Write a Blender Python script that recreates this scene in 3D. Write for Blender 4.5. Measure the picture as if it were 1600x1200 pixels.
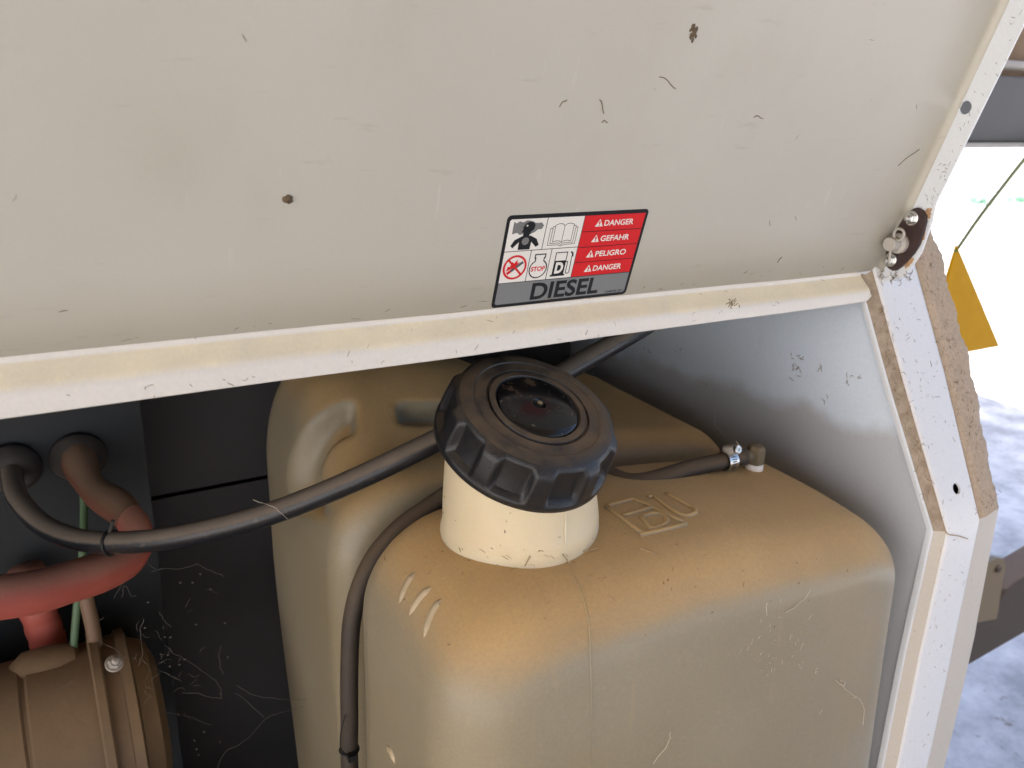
import bpy, bmesh, math, random
from mathutils import Vector, Matrix
from mathutils.bvhtree import BVHTree
random.seed(7)
for o in list(bpy.data.objects): bpy.data.objects.remove(o, do_unlink=True)
SC = bpy.context.scene
COL = SC.collection
# ------------------------------------------------------------------ camera
# machine axes: X along the machine, Y into it, Z up; the camera sits at the origin
MX = Vector((0.8666, -0.1372, 0.4799)); MY = Vector((-0.4980, -0.3019, 0.8130)); MZ = Vector((0.0333, -0.9434, -0.3299))
FPX = 1329.0
cam_d = bpy.data.cameras.new('camera'); cam = bpy.data.objects.new('camera', cam_d); COL.objects.link(cam)
cam_d.sensor_width = 36.0; cam_d.lens = 36.0 * FPX / 1600.0
cam_d.clip_start = 0.02; cam_d.clip_end = 500
right = Vector((MX.x, MY.x, MZ.x)); down = Vector((MX.y, MY.y, MZ.y)); fwd = Vector((MX.z, MY.z, MZ.z))
rm = Matrix((right, -down, -fwd)).transposed().to_4x4()
cam.matrix_world = rm
cam_d.dof.use_dof = True; cam_d.dof.focus_distance = 0.52; cam_d.dof.aperture_fstop = 13.0
SC.camera = cam
# ------------------------------------------------------------------ sky, sun, exposure
SUN_EL, SUN_AZ = math.radians(50), math.radians(-100)      # azimuth from +Y towards +X
w = bpy.data.worlds.new('World'); SC.world = w; w.use_nodes = True
nt = w.node_tree; bg = nt.nodes['Background']
sky = nt.nodes.new('ShaderNodeTexSky'); sky.sky_type = 'NISHITA'; sky.sun_disc = False
sky.sun_elevation = SUN_EL; sky.sun_rotation = SUN_AZ; sky.dust_density = 4.0; sky.air_density = 0.75; sky.ozone_density = 0.6
nt.links.new(sky.outputs[0], bg.inputs[0]); bg.inputs[1].default_value = 0.15
sd = bpy.data.lights.new('sun', 'SUN'); sd.energy = 3.6; sd.angle = math.radians(0.5); sd.color = (1.0, 0.95, 0.87)
sun = bpy.data.objects.new('sun', sd); COL.objects.link(sun)
sdir = Vector((math.sin(SUN_AZ) * math.cos(SUN_EL), math.cos(SUN_AZ) * math.cos(SUN_EL), math.sin(SUN_EL)))
sun.rotation_euler = (-sdir).to_track_quat('-Z', 'Y').to_euler(); sun.location = sdir * 6
SC.view_settings.view_transform = 'Standard'; SC.view_settings.look = 'None'
SC.view_settings.exposure = 1.7; SC.view_settings.gamma = 1.0
try: SC.view_settings.use_curve_mapping = False
except Exception: pass
# ------------------------------------------------------------------ pixel helpers (photo pixels, 1600 x 1200)
def ray(px, py):
    c = Vector(((px - 800) / FPX, (py - 600) / FPX, 1.0))
    return Vector((MX.dot(c), MY.dot(c), MZ.dot(c)))
def onX(px, py, c): r = ray(px, py); return r * (c / r.x)
def onY(px, py, c): r = ray(px, py); return r * (c / r.y)
def onZ(px, py, c): r = ray(px, py); return r * (c / r.z)
# hood plane
HP = Vector((0, 0.415, -0.12)); HW = Vector((0, -0.2871, 0.9578)); HN = Vector((0, -0.9578, -0.2871))
def H(u, v, n=0.0): return HP + Vector((u, 0, 0)) + HW * v + HN * n
def onHood(px, py):
    r = ray(px, py); q = r * (HN.dot(HP) / HN.dot(r)); return q.x, (q - HP).dot(HW)
# ------------------------------------------------------------------ materials
def newmat(name):
    m = bpy.data.materials.new(name); m.use_nodes = True
    return m, m.node_tree, m.node_tree.nodes['Principled BSDF']
def simple(name, col, rough=0.5, metal=0.0, spec=0.5, var=0.12, scale=60.0, bump=0.0, bscale=400.0, coat=0.0):
    m, t, b = newmat(name); L = t.links
    tc = t.nodes.new('ShaderNodeTexCoord')
    nz = t.nodes.new('ShaderNodeTexNoise'); nz.inputs['Scale'].default_value = scale; nz.inputs['Detail'].default_value = 5
    L.new(tc.outputs['Object'], nz.inputs['Vector'])
    mx = t.nodes.new('ShaderNodeMix'); mx.data_type = 'RGBA'
    mx.inputs['A'].default_value = tuple(c * (1 - var) for c in col) + (1,)
    mx.inputs['B'].default_value = tuple(min(1, c * (1 + var)) for c in col) + (1,)
    L.new(nz.outputs['Fac'], mx.inputs['Factor']); L.new(mx.outputs['Result'], b.inputs['Base Color'])
    b.inputs['Roughness'].default_value = rough; b.inputs['Metallic'].default_value = metal
    b.inputs['Specular IOR Level'].default_value = spec; b.inputs['Coat Weight'].default_value = coat
    if bump > 0:
        n2 = t.nodes.new('ShaderNodeTexNoise'); n2.inputs['Scale'].default_value = bscale; n2.inputs['Detail'].default_value = 3
        L.new(tc.outputs['Object'], n2.inputs['Vector'])
        bp = t.nodes.new('ShaderNodeBump'); bp.inputs['Strength'].default_value = bump; bp.inputs['Distance'].default_value = 0.001
        L.new(n2.outputs['Fac'], bp.inputs['Height']); L.new(bp.outputs['Normal'], b.inputs['Normal'])
    return m
def dusty(name, col, dust, lo, hi, rough=0.4, drough=0.9, amount=1.0, scale=30.0, spec=0.5, sss=0.0, axis=None, base_dust=0.0,
          breakup=0.5, bump=0.0, bscale=500.0, speck=0.0, coat=0.0, col2=None, c2scale=6.0, grain=0.05):
    """paint or plastic with settled dust on faces that look up (or along axis)"""
    m, t, b = newmat(name); L = t.links; N = t.nodes.new
    tc = N('ShaderNodeTexCoord'); geo = N('ShaderNodeNewGeometry')
    dot = N('ShaderNodeVectorMath'); dot.operation = 'DOT_PRODUCT'; dot.inputs[1].default_value = axis or (0, 0, 1)
    L.new(geo.outputs['Normal'], dot.inputs[0])
    nz = N('ShaderNodeTexNoise'); nz.inputs['Scale'].default_value = scale; nz.inputs['Detail'].default_value = 7; nz.inputs['Roughness'].default_value = 0.62
    L.new(tc.outputs['Object'], nz.inputs['Vector'])
    ad = N('ShaderNodeMath'); ad.operation = 'MULTIPLY_ADD'; ad.inputs[1].default_value = breakup
    sb = N('ShaderNodeMath'); sb.operation = 'SUBTRACT'; sb.inputs[1].default_value = 0.5
    L.new(nz.outputs['Fac'], sb.inputs[0]); L.new(sb.outputs[0], ad.inputs[0]); L.new(dot.outputs['Value'], ad.inputs[2])
    mr = N('ShaderNodeMapRange'); mr.interpolation_type = 'SMOOTHSTEP'
    mr.inputs['From Min'].default_value = lo; mr.inputs['From Max'].default_value = hi
    mr.inputs['To Min'].default_value = base_dust; mr.inputs['To Max'].default_value = amount
    L.new(ad.outputs[0], mr.inputs['Value'])
    fac = mr.outputs['Result']
    if speck > 0:
        sn = N('ShaderNodeTexNoise'); sn.inputs['Scale'].default_value = 260; sn.inputs['Detail'].default_value = 2
        L.new(tc.outputs['Object'], sn.inputs['Vector'])
        sr = N('ShaderNodeMapRange'); sr.inputs['From Min'].default_value = 0.66; sr.inputs['From Max'].default_value = 0.74; sr.inputs['To Max'].default_value = speck
        L.new(sn.outputs['Fac'], sr.inputs['Value'])
        mxm = N('ShaderNodeMath'); mxm.operation = 'MAXIMUM'; L.new(fac, mxm.inputs[0]); L.new(sr.outputs['Result'], mxm.inputs[1]); fac = mxm.outputs[0]
    mx = N('ShaderNodeMix'); mx.data_type = 'RGBA'
    if col2:
        n3 = N('ShaderNodeTexNoise'); n3.inputs['Scale'].default_value = c2scale; n3.inputs['Detail'].default_value = 3
        L.new(tc.outputs['Object'], n3.inputs['Vector'])
        m3 = N('ShaderNodeMix'); m3.data_type = 'RGBA'; m3.inputs['A'].default_value = col + (1,); m3.inputs['B'].default_value = col2 + (1,)
        r3 = N('ShaderNodeMapRange'); r3.inputs['From Min'].default_value = 0.35; r3.inputs['From Max'].default_value = 0.65
        L.new(n3.outputs['Fac'], r3.inputs['Value']); L.new(r3.outputs['Result'], m3.inputs['Factor']); L.new(m3.outputs['Result'], mx.inputs['A'])
    else: mx.inputs['A'].default_value = col + (1,)
    dn = N('ShaderNodeMix'); dn.data_type = 'RGBA'
    dn.inputs['A'].default_value = tuple(c * 0.78 for c in dust) + (1,); dn.inputs['B'].default_value = tuple(min(1, c * 1.2) for c in dust) + (1,)
    L.new(nz.outputs['Fac'], dn.inputs['Factor']); L.new(dn.outputs['Result'], mx.inputs['B'])
    L.new(fac, mx.inputs['Factor'])
    gr = N('ShaderNodeTexNoise'); gr.inputs['Scale'].default_value = 520; gr.inputs['Detail'].default_value = 4; gr.inputs['Roughness'].default_value = 0.75
    L.new(tc.outputs['Object'], gr.inputs['Vector'])
    gm = N('ShaderNodeMapRange'); gm.inputs['From Min'].default_value = 0.3; gm.inputs['From Max'].default_value = 0.7; gm.inputs['To Min'].default_value = 1 - grain; gm.inputs['To Max'].default_value = 1 + grain * 0.7
    L.new(gr.outputs['Fac'], gm.inputs['Value'])
    gx = N('ShaderNodeVectorMath'); gx.operation = 'SCALE'; L.new(mx.outputs['Result'], gx.inputs[0]); L.new(gm.outputs['Result'], gx.inputs['Scale']); L.new(gx.outputs[0], b.inputs['Base Color'])
    rr = N('ShaderNodeMapRange'); rr.inputs['To Min'].default_value = rough; rr.inputs['To Max'].default_value = drough
    L.new(fac, rr.inputs['Value']); L.new(rr.outputs['Result'], b.inputs['Roughness'])
    b.inputs['Specular IOR Level'].default_value = spec; b.inputs['Coat Weight'].default_value = coat
    if sss > 0:
        b.inputs['Subsurface Weight'].default_value = sss; b.inputs['Subsurface Scale'].default_value = 0.012
        b.inputs['Subsurface Radius'].default_value = (1.0, 0.7, 0.4)
    if bump > 0:
        n2 = N('ShaderNodeTexNoise'); n2.inputs['Scale'].default_value = bscale; n2.inputs['Detail'].default_value = 4
        L.new(tc.outputs['Object'], n2.inputs['Vector'])
        bp = N('ShaderNodeBump'); bp.inputs['Strength'].default_value = bump; bp.inputs['Distance'].default_value = 0.001
        L.new(n2.outputs['Fac'], bp.inputs['Height']); L.new(bp.outputs['Normal'], b.inputs['Normal'])
    return m
DUST = (0.30, 0.20, 0.115)
M = {}
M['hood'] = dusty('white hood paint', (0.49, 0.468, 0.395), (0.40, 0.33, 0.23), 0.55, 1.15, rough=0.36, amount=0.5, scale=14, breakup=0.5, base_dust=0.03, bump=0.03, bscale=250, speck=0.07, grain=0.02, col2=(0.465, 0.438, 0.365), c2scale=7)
M['lip'] = dusty('dusty lip paint', (0.68, 0.64, 0.57), (0.82, 0.72, 0.49), 0.25, 0.75, rough=0.4, amount=0.75, scale=40, breakup=0.5, bump=0.08, bscale=300, speck=0.25)
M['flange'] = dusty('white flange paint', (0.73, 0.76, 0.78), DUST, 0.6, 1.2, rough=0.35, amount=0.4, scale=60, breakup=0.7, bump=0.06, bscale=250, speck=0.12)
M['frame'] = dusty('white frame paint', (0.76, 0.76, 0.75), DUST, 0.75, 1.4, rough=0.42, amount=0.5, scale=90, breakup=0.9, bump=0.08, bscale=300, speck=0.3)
M['frame_beige'] = dusty('dust filmed frame paint', (0.60, 0.54, 0.45), (0.36, 0.28, 0.19), 0.3, 0.9, rough=0.6, amount=0.8, scale=70, breakup=0.9, bump=0.12, bscale=300, speck=0.35)
M['frame_dust'] = dusty('caked dust on frame', (0.45, 0.36, 0.26), (0.29, 0.22, 0.15), 0.2, 0.7, rough=0.8, amount=0.9, scale=120, breakup=1.2, bump=0.5, bscale=500, speck=0.5)
M['panel'] = dusty('inner end panel paint', (0.78, 0.87, 0.96), (0.22, 0.16, 0.11), 0.10, 0.5, rough=0.42, amount=0.4, scale=9, breakup=0.9, bump=0.06, bscale=200, speck=0.12)
def wall_shade(m):
    """ragged brown band: shade of the tank painted into the end panel colour"""
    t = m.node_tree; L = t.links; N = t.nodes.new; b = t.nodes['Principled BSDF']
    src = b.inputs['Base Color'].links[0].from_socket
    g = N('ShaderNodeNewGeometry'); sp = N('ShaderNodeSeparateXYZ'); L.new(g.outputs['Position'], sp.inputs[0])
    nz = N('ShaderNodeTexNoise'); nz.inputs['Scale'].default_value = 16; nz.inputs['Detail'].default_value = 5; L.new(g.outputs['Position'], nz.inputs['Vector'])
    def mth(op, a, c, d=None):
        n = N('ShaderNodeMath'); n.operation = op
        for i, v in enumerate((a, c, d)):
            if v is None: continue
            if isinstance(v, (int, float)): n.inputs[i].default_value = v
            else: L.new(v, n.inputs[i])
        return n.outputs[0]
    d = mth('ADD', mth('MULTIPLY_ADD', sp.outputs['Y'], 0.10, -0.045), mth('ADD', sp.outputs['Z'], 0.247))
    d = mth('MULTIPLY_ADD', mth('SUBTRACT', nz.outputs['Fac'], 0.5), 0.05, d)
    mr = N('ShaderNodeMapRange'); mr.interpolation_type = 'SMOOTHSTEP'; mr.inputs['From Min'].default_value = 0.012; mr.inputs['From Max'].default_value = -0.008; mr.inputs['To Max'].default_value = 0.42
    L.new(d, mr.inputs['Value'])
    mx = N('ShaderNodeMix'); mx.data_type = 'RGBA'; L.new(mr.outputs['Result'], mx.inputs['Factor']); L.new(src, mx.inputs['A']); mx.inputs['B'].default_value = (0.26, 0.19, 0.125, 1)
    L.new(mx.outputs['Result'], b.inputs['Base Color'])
wall_shade(M['panel'])  # brown shade beside the tank, put into the panel colour
M['strap'] = dusty('dark rubber strap', (0.05, 0.046, 0.042), (0.10, 0.08, 0.06), 0.2, 0.9, rough=0.7, amount=0.8, scale=40, breakup=0.4)
M['weed'] = simple('blue green weed', (0.10, 0.22, 0.15), 0.7, var=0.3)
M['tank'] = dusty('translucent tank plastic', (0.325, 0.275, 0.185), (0.58, 0.375, 0.16), 0.25, 0.85, rough=0.42, amount=0.93, scale=10, breakup=0.16, sss=0.25, bump=0.10, bscale=160, speck=0.14, grain=0.09, col2=(0.285, 0.235, 0.145), c2scale=5)
M['neck'] = dusty('cream neck plastic', (0.70, 0.59, 0.39), (0.33, 0.22, 0.11), 0.25, 0.7, rough=0.45, amount=0.85, scale=20, breakup=0.3, sss=0.35, bump=0.04, bscale=120, speck=0.05, grain=0.03)
M['emboss'] = simple('worn raised plastic', (0.50, 0.40, 0.25), 0.5, var=0.15, scale=80)
M['captop'] = dusty('dusty black cap top', (0.016, 0.015, 0.014), (0.125, 0.086, 0.048), 0.45, 1.1, rough=0.42, amount=0.85, scale=42, breakup=1.7, bump=0.25, bscale=900, speck=0.2)
M['capside'] = dusty('black cap plastic', (0.012, 0.012, 0.013), (0.09, 0.065, 0.04), 0.5, 1.2, rough=0.36, amount=0.8, scale=60, breakup=0.8, bump=0.35, bscale=1100, speck=0.3)
M['badge'] = dusty('glossy black badge', (0.008, 0.008, 0.008), (0.16, 0.11, 0.065), 0.92, 1.30, rough=0.17, amount=0.75, scale=60, breakup=1.3, speck=0.5, drough=0.7, spec=0.35)
M['hose'] = dusty('dusty black rubber', (0.013, 0.014, 0.017), (0.175, 0.14, 0.105), 0.18, 0.5, rough=0.33, amount=0.92, scale=60, breakup=0.25, bump=0.15, bscale=500, speck=0.25)
M['hose2'] = dusty('brown filmed rubber', (0.03, 0.026, 0.023), (0.115, 0.08, 0.048), -0.3, 0.6, rough=0.5, amount=0.95, scale=60, breakup=0.4, bump=0.25, bscale=600, speck=0.3)
M['redhose'] = dusty('red rubber', (0.44, 0.10, 0.07), (0.44, 0.225, 0.155), 0.05, 0.8, rough=0.5, amount=0.85, scale=40, breakup=0.5, bump=0.3, bscale=200, speck=0.1)
M['brownhose'] = dusty('brown sleeve', (0.20, 0.075, 0.045), (0.22, 0.14, 0.085), 0.0, 0.7, rough=0.7, amount=0.9, scale=40, breakup=0.4, bump=0.2)
M['green'] = simple('green wire', (0.10, 0.17, 0.085), 0.5)
M['bwire'] = simple('brown wire', (0.20, 0.12, 0.07), 0.6)
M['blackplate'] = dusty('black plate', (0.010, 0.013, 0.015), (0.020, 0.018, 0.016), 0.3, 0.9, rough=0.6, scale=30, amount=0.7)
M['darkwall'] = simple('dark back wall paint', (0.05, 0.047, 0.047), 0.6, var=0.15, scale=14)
M['grommet'] = simple('dusty grommet', (0.05, 0.042, 0.036), 0.85, var=0.2)
M['canister'] = dusty('dusty canister', (0.13, 0.082, 0.042), (0.24, 0.155, 0.08), 0.0, 0.9, rough=0.6, amount=0.95, scale=30, breakup=0.4, bump=0.12, bscale=300, speck=0.15)
M['zinc'] = simple('zinc plated steel', (0.62, 0.62, 0.60), 0.28, metal=1.0, var=0.2, scale=300, bump=0.1)
M['dullzinc'] = dusty('dull zinc', (0.45, 0.42, 0.37), (0.25, 0.2, 0.14), 0.4, 1.0, rough=0.55, scale=200)
M['rust'] = dusty('dark rusted hinge plate', (0.022, 0.012, 0.014), (0.08, 0.04, 0.03), 0.3, 1.5, rough=0.3, amount=0.6, scale=220, breakup=1.2, bump=0.4, bscale=700, axis=(-1, 0, 0), speck=0.4)
M['orange'] = simple('orange rust bloom', (0.42, 0.26, 0.14), 0.9, var=0.5, scale=260, bump=0.3)
M['foam'] = simple('dusty foam', (0.50, 0.39, 0.28), 0.97, var=0.30, scale=330, bump=0.7, bscale=700)
M['elbow'] = dusty('dusty brass elbow', (0.15, 0.12, 0.07), (0.20, 0.155, 0.095), 0.0, 0.8, rough=0.6, amount=0.9, scale=90)
M['white'] = simple('white thread tape', (0.85, 0.84, 0.80), 0.5, var=0.05)
M['black'] = simple('black tie', (0.012, 0.012, 0.012), 0.5)
M['web'] = simple('cobweb', (0.19, 0.17, 0.145), 0.9)
M['palewebs'] = simple('pale web threads', (0.62, 0.55, 0.43), 0.9)
M['straw'] = simple('dry grass bits', (0.17, 0.115, 0.06), 0.9, var=0.5, scale=50)
M['strawp'] = simple('pale chaff', (0.42, 0.31, 0.17), 0.9, var=0.4, scale=50)
M['mud'] = simple('dried mud', (0.12, 0.085, 0.05), 0.95, var=0.4, scale=300, bump=0.6)
M['yellow'] = simple('yellow sheet', (0.60, 0.30, 0.002), 0.6, var=0.10, spec=0.1)
M['cord'] = simple('olive cord', (0.20, 0.21, 0.03), 0.7, var=0.3)
M['steel'] = simple('grey painted steel', (0.095, 0.087, 0.075), 0.6, var=0.12, scale=8)
M['galv'] = simple('weathered pipe', (0.40, 0.36, 0.30), 0.5, var=0.3, scale=20)
M['timber'] = simple('brown board', (0.22, 0.14, 0.075), 0.8, var=0.3, scale=18)
M['rusty'] = dusty('rust brown drawbar', (0.085, 0.062, 0.045), (0.30, 0.23, 0.175), 0.3, 0.9, rough=0.85, amount=0.8, scale=18, breakup=0.8, bump=0.5, bscale=60)
M['bracket'] = dusty('muddy grey bracket', (0.34, 0.31, 0.24), (0.20, 0.135, 0.065), 0.2, 0.6, rough=0.8, amount=0.8, scale=26, breakup=1.3, axis=(0, -1, 0))
def scuff(m, amount, cols):
    """faint long scratches and wiped smears over a finished paint"""
    t = m.node_tree; L = t.links; N = t.nodes.new; b = t.nodes['Principled BSDF']; tc = N('ShaderNodeTexCoord')
    for (rot, sc, lo, hi, col) in cols:
        mp = N('ShaderNodeMapping'); mp.inputs['Rotation'].default_value = rot; mp.inputs['Scale'].default_value = sc; L.new(tc.outputs['Object'], mp.inputs['Vector'])
        nz = N('ShaderNodeTexNoise'); nz.inputs['Scale'].default_value = 1.0; nz.inputs['Detail'].default_value = 6; nz.inputs['Roughness'].default_value = 0.6; L.new(mp.outputs[0], nz.inputs['Vector'])
        mr = N('ShaderNodeMapRange'); mr.inputs['From Min'].default_value = lo; mr.inputs['From Max'].default_value = hi; mr.inputs['To Max'].default_value = amount; L.new(nz.outputs['Fac'], mr.inputs['Value'])
        mx = N('ShaderNodeMix'); mx.data_type = 'RGBA'; src = b.inputs['Base Color'].links[0].from_socket
        L.new(src, mx.inputs['A']); mx.inputs['B'].default_value = col + (1,); L.new(mr.outputs['Result'], mx.inputs['Factor']); L.new(mx.outputs['Result'], b.inputs['Base Color'])
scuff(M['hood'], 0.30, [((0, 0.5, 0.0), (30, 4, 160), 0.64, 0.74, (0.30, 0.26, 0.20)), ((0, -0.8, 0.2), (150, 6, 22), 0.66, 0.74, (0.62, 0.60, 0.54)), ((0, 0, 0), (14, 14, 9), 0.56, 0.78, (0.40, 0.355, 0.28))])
scuff(M['tank'], 0.35, [((0, 0, 0), (120, 60, 7), 0.60, 0.74, (0.42, 0.31, 0.17)), ((0, 0.4, 0), (9, 9, 9), 0.52, 0.75, (0.36, 0.25, 0.12))])
scuff(M['hose'], 0.5, [((0, 0, 0), (40, 90, 90), 0.62, 0.70, (0.20, 0.16, 0.12))])
# label inks
for k, c in dict(ink_black=(0.010, 0.010, 0.011), ink_white=(0.72, 0.69, 0.62), ink_red=(0.60, 0.014, 0.016), ink_grey=(0.185, 0.19, 0.185), ink_mid=(0.09, 0.09, 0.09)).items():
    M[k] = simple(k.replace('_', ' '), c, 0.5, var=0.04, scale=200, spec=0.25)
def halftone(name):
    m, t, b = newmat(name); L = t.links
    tc = t.nodes.new('ShaderNodeTexCoord'); ch = t.nodes.new('ShaderNodeTexChecker')
    ch.inputs['Scale'].default_value = 2600; ch.inputs[1].default_value = (0.03, 0.03, 0.03, 1); ch.inputs[2].default_value = (0.30, 0.29, 0.27, 1)
    L.new(tc.outputs['Object'], ch.inputs[0]); L.new(ch.outputs[0], b.inputs['Base Color']); b.inputs['Roughness'].default_value = 0.42
    return m
M['ink_half'] = halftone('ink halftone')
def groundmat():
    m, t, b = newmat('pale dusty concrete'); L = t.links; N = t.nodes.new
    tc = N('ShaderNodeTexCoord')
    a = N('ShaderNodeTexNoise'); a.inputs['Scale'].default_value = 7; a.inputs['Detail'].default_value = 9; a.inputs['Roughness'].default_value = 0.65
    c = N('ShaderNodeTexNoise'); c.inputs['Scale'].default_value = 17; c.inputs['Detail'].default_value = 8; c.inputs['Roughness'].default_value = 0.72
    L.new(tc.outputs['Object'], a.inputs['Vector']); L.new(tc.outputs['Object'], c.inputs['Vector'])
    r1 = N('ShaderNodeValToRGB'); r1.color_ramp.elements[0].position = 0.36; r1.color_ramp.elements[0].color = (0.40, 0.41, 0.43, 1)
    r1.color_ramp.elements[1].position = 0.62; r1.color_ramp.elements[1].color = (0.78, 0.78, 0.79, 1); L.new(a.outputs['Fac'], r1.inputs[0])
    r2 = N('ShaderNodeMapRange'); r2.inputs['From Min'].default_value = 0.60; r2.inputs['From Max'].default_value = 0.70; L.new(c.outputs['Fac'], r2.inputs['Value'])
    mx = N('ShaderNodeMix'); mx.data_type = 'RGBA'; mx.inputs['B'].default_value = (0.17, 0.12, 0.08, 1)
    L.new(r1.outputs[0], mx.inputs['A']); L.new(r2.outputs['Result'], mx.inputs['Factor']); L.new(mx.outputs['Result'], b.inputs['Base Color'])
    ds = N('ShaderNodeVectorMath'); ds.operation = 'DISTANCE'; ds.inputs[1].default_value = (-0.55, 0.1, -1.25); L.new(tc.outputs['Object'], ds.inputs[0])
    wob = N('ShaderNodeMath'); wob.operation = 'MULTIPLY_ADD'; wob.inputs[1].default_value = 0.5; L.new(a.outputs['Fac'], wob.inputs[0]); L.new(ds.outputs['Value'], wob.inputs[2])
    so = N('ShaderNodeMapRange'); so.interpolation_type = 'SMOOTHSTEP'; so.inputs['From Min'].default_value = 2.1; so.inputs['From Max'].default_value = 1.75
    L.new(wob.outputs[0], so.inputs['Value'])
    sm = N('ShaderNodeMix'); sm.data_type = 'RGBA'; soil = N('ShaderNodeMix'); soil.data_type = 'RGBA'
    soil.inputs['A'].default_value = (0.15, 0.115, 0.075, 1); soil.inputs['B'].default_value = (0.24, 0.185, 0.125, 1); L.new(a.outputs['Fac'], soil.inputs['Factor'])
    L.new(so.outputs['Result'], sm.inputs['Factor']); L.new(mx.outputs['Result'], sm.inputs['A']); L.new(soil.outputs['Result'], sm.inputs['B']); L.new(sm.outputs['Result'], b.inputs['Base Color'])
    b.inputs['Roughness'].default_value = 0.8
    return m
M['ground'] = groundmat()
# ------------------------------------------------------------------ object helpers
def mk(name, verts, faces, mat, parent=None, smooth=True, **props):
    me = bpy.data.meshes.new(name); me.from_pydata([tuple(v) for v in verts], [], faces); me.validate(); me.update()
    bm = bmesh.new(); bm.from_mesh(me); bmesh.ops.recalc_face_normals(bm, faces=bm.faces); bm.to_mesh(me); bm.free()
    if smooth:
        for p in me.polygons: p.use_smooth = True
    o = bpy.data.objects.new(name, me); COL.objects.link(o)
    if mat is not None: me.materials.append(M[mat] if isinstance(mat, str) else mat)
    if parent is not None: attach(o, parent)
    for k, v in props.items(): o[k] = v
    return o
def attach(o, p):
    o.parent = p
    o.matrix_parent_inverse = WM[p.name].inverted() if p.name in WM else Matrix.Identity(4)
WM = {}
def thing(name, label, cat, loc, group=None):
    o = bpy.data.objects.new(name, None); COL.objects.link(o); o.location = loc; o.empty_display_size = 0.05
    o['label'] = label; o['category'] = cat
    if group: o['group'] = group
    WM[o.name] = Matrix.Translation(Vector(loc))
    return o
def tag(o, label, cat, group=None, kind=None):
    o['label'] = label; o['category'] = cat
    if group: o['group'] = group
    if kind: o['kind'] = kind
    return o
def sharp(o, deg=35):
    me = o.data; me.set_sharp_from_angle(angle=math.radians(deg)); return o
def modapply(o, name, typ, **kw):
    md = o.modifiers.new(name, typ)
    for k, v in kw.items(): setattr(md, k, v)
    bpy.context.view_layer.update()
    dg = bpy.context.evaluated_depsgraph_get()
    nm = bpy.data.meshes.new_from_object(o.evaluated_get(dg)); nm.name = o.data.name
    o.modifiers.clear(); o.data = nm
    return o
def grid(P, closed_u=False):
    """P[i][j] points -> verts, faces"""
    nu, nv = len(P), len(P[0]); V = [p for r in P for p in r]; F = []
    for i in range(nu if closed_u else nu - 1):
        for j in range(nv - 1):
            a = i * nv + j; b = ((i + 1) % nu) * nv + j; F.append((a, b, b + 1, a + 1))
    return V, F
def cr(pts, n=8):
    """Catmull-Rom through points"""
    pts = [Vector(p) for p in pts]; out = []
    q = [pts[0] * 2 - pts[1]] + pts + [pts[-1] * 2 - pts[-2]]
    for i in range(1, len(q) - 2):
        p0, p1, p2, p3 = q[i - 1], q[i], q[i + 1], q[i + 2]
        for k in range(n):
            t = k / n
            out.append(0.5 * ((2 * p1) + (p2 - p0) * t + (2 * p0 - 5 * p1 + 4 * p2 - p3) * t * t + (3 * p1 - p0 - 3 * p2 + p3) * t ** 3))
    out.append(pts[-1]); return out
def tube(path, r, seg=16, caps=True, base=None):
    V, F = base if base else ([], [])
    o0 = len(V); n = len(path); rs = r if isinstance(r, (list, tuple)) else [r] * n
    up = Vector((0, 0, 1)); t0 = (path[1] - path[0]).normalized()
    if abs(t0.dot(up)) > 0.95: up = Vector((0, 1, 0))
    nrm = (up - t0 * up.dot(t0)).normalized()
    for i, p in enumerate(path):
        t = (path[min(i + 1, n - 1)] - path[max(i - 1, 0)]).normalized()
        nrm = (nrm - t * nrm.dot(t)).normalized(); b = t.cross(nrm)
        for k in range(seg):
            a = 2 * math.pi * k / seg; V.append(p + (nrm * math.cos(a) + b * math.sin(a)) * rs[i])
    for i in range(n - 1):
        for k in range(seg):
            a = o0 + i * seg + k; b_ = o0 + i * seg + (k + 1) % seg; F.append((a, b_, b_ + seg, a + seg))
    if caps:
        F.append(tuple(o0 + k for k in range(seg))[::-1]); F.append(tuple(o0 + (n - 1) * seg + k for k in range(seg)))
    return V, F
def lathe(prof, c, axis, seg=48, e1=None):
    """prof: (radius, height) list; first/last radius 0 closes"""
    axis = Vector(axis).normalized(); e1 = e1 or (Vector((1, 0, 0)) if abs(axis.x) < 0.9 else Vector((0, 0, 1))); e1 = (e1 - axis * e1.dot(axis)).normalized(); e2 = axis.cross(e1)
    V = []; F = []
    for (r, h) in prof:
        for k in range(seg):
            a = 2 * math.pi * k / seg; V.append(Vector(c) + axis * h + (e1 * math.cos(a) + e2 * math.sin(a)) * r)
    for i in range(len(prof) - 1):
        for k in range(seg):
            a = i * seg + k; b = i * seg + (k + 1) % seg; F.append((a, b, b + seg, a + seg))
    F.append(tuple(range(seg))[::-1]); n = (len(prof) - 1) * seg; F.append(tuple(n + k for k in range(seg)))
    return V, F
def boxv(lo, hi):
    x0, y0, z0 = lo; x1, y1, z1 = hi
    V = [Vector(p) for p in ((x0, y0, z0), (x1, y0, z0), (x1, y1, z0), (x0, y1, z0), (x0, y0, z1), (x1, y0, z1), (x1, y1, z1), (x0, y1, z1))]
    F = [(0, 3, 2, 1), (4, 5, 6, 7), (0, 1, 5, 4), (1, 2, 6, 5), (2, 3, 7, 6), (3, 0, 4, 7)]
    return V, F
def prism(poly, ext):
    """polygon of 3-D points pushed along ext"""
    n = len(poly); V = [Vector(p) for p in poly] + [Vector(p) + ext for p in poly]
    F = [tuple(range(n))[::-1], tuple(range(n, 2 * n))] + [(i, (i + 1) % n, n + (i + 1) % n, n + i) for i in range(n)]
    return V, F
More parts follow.
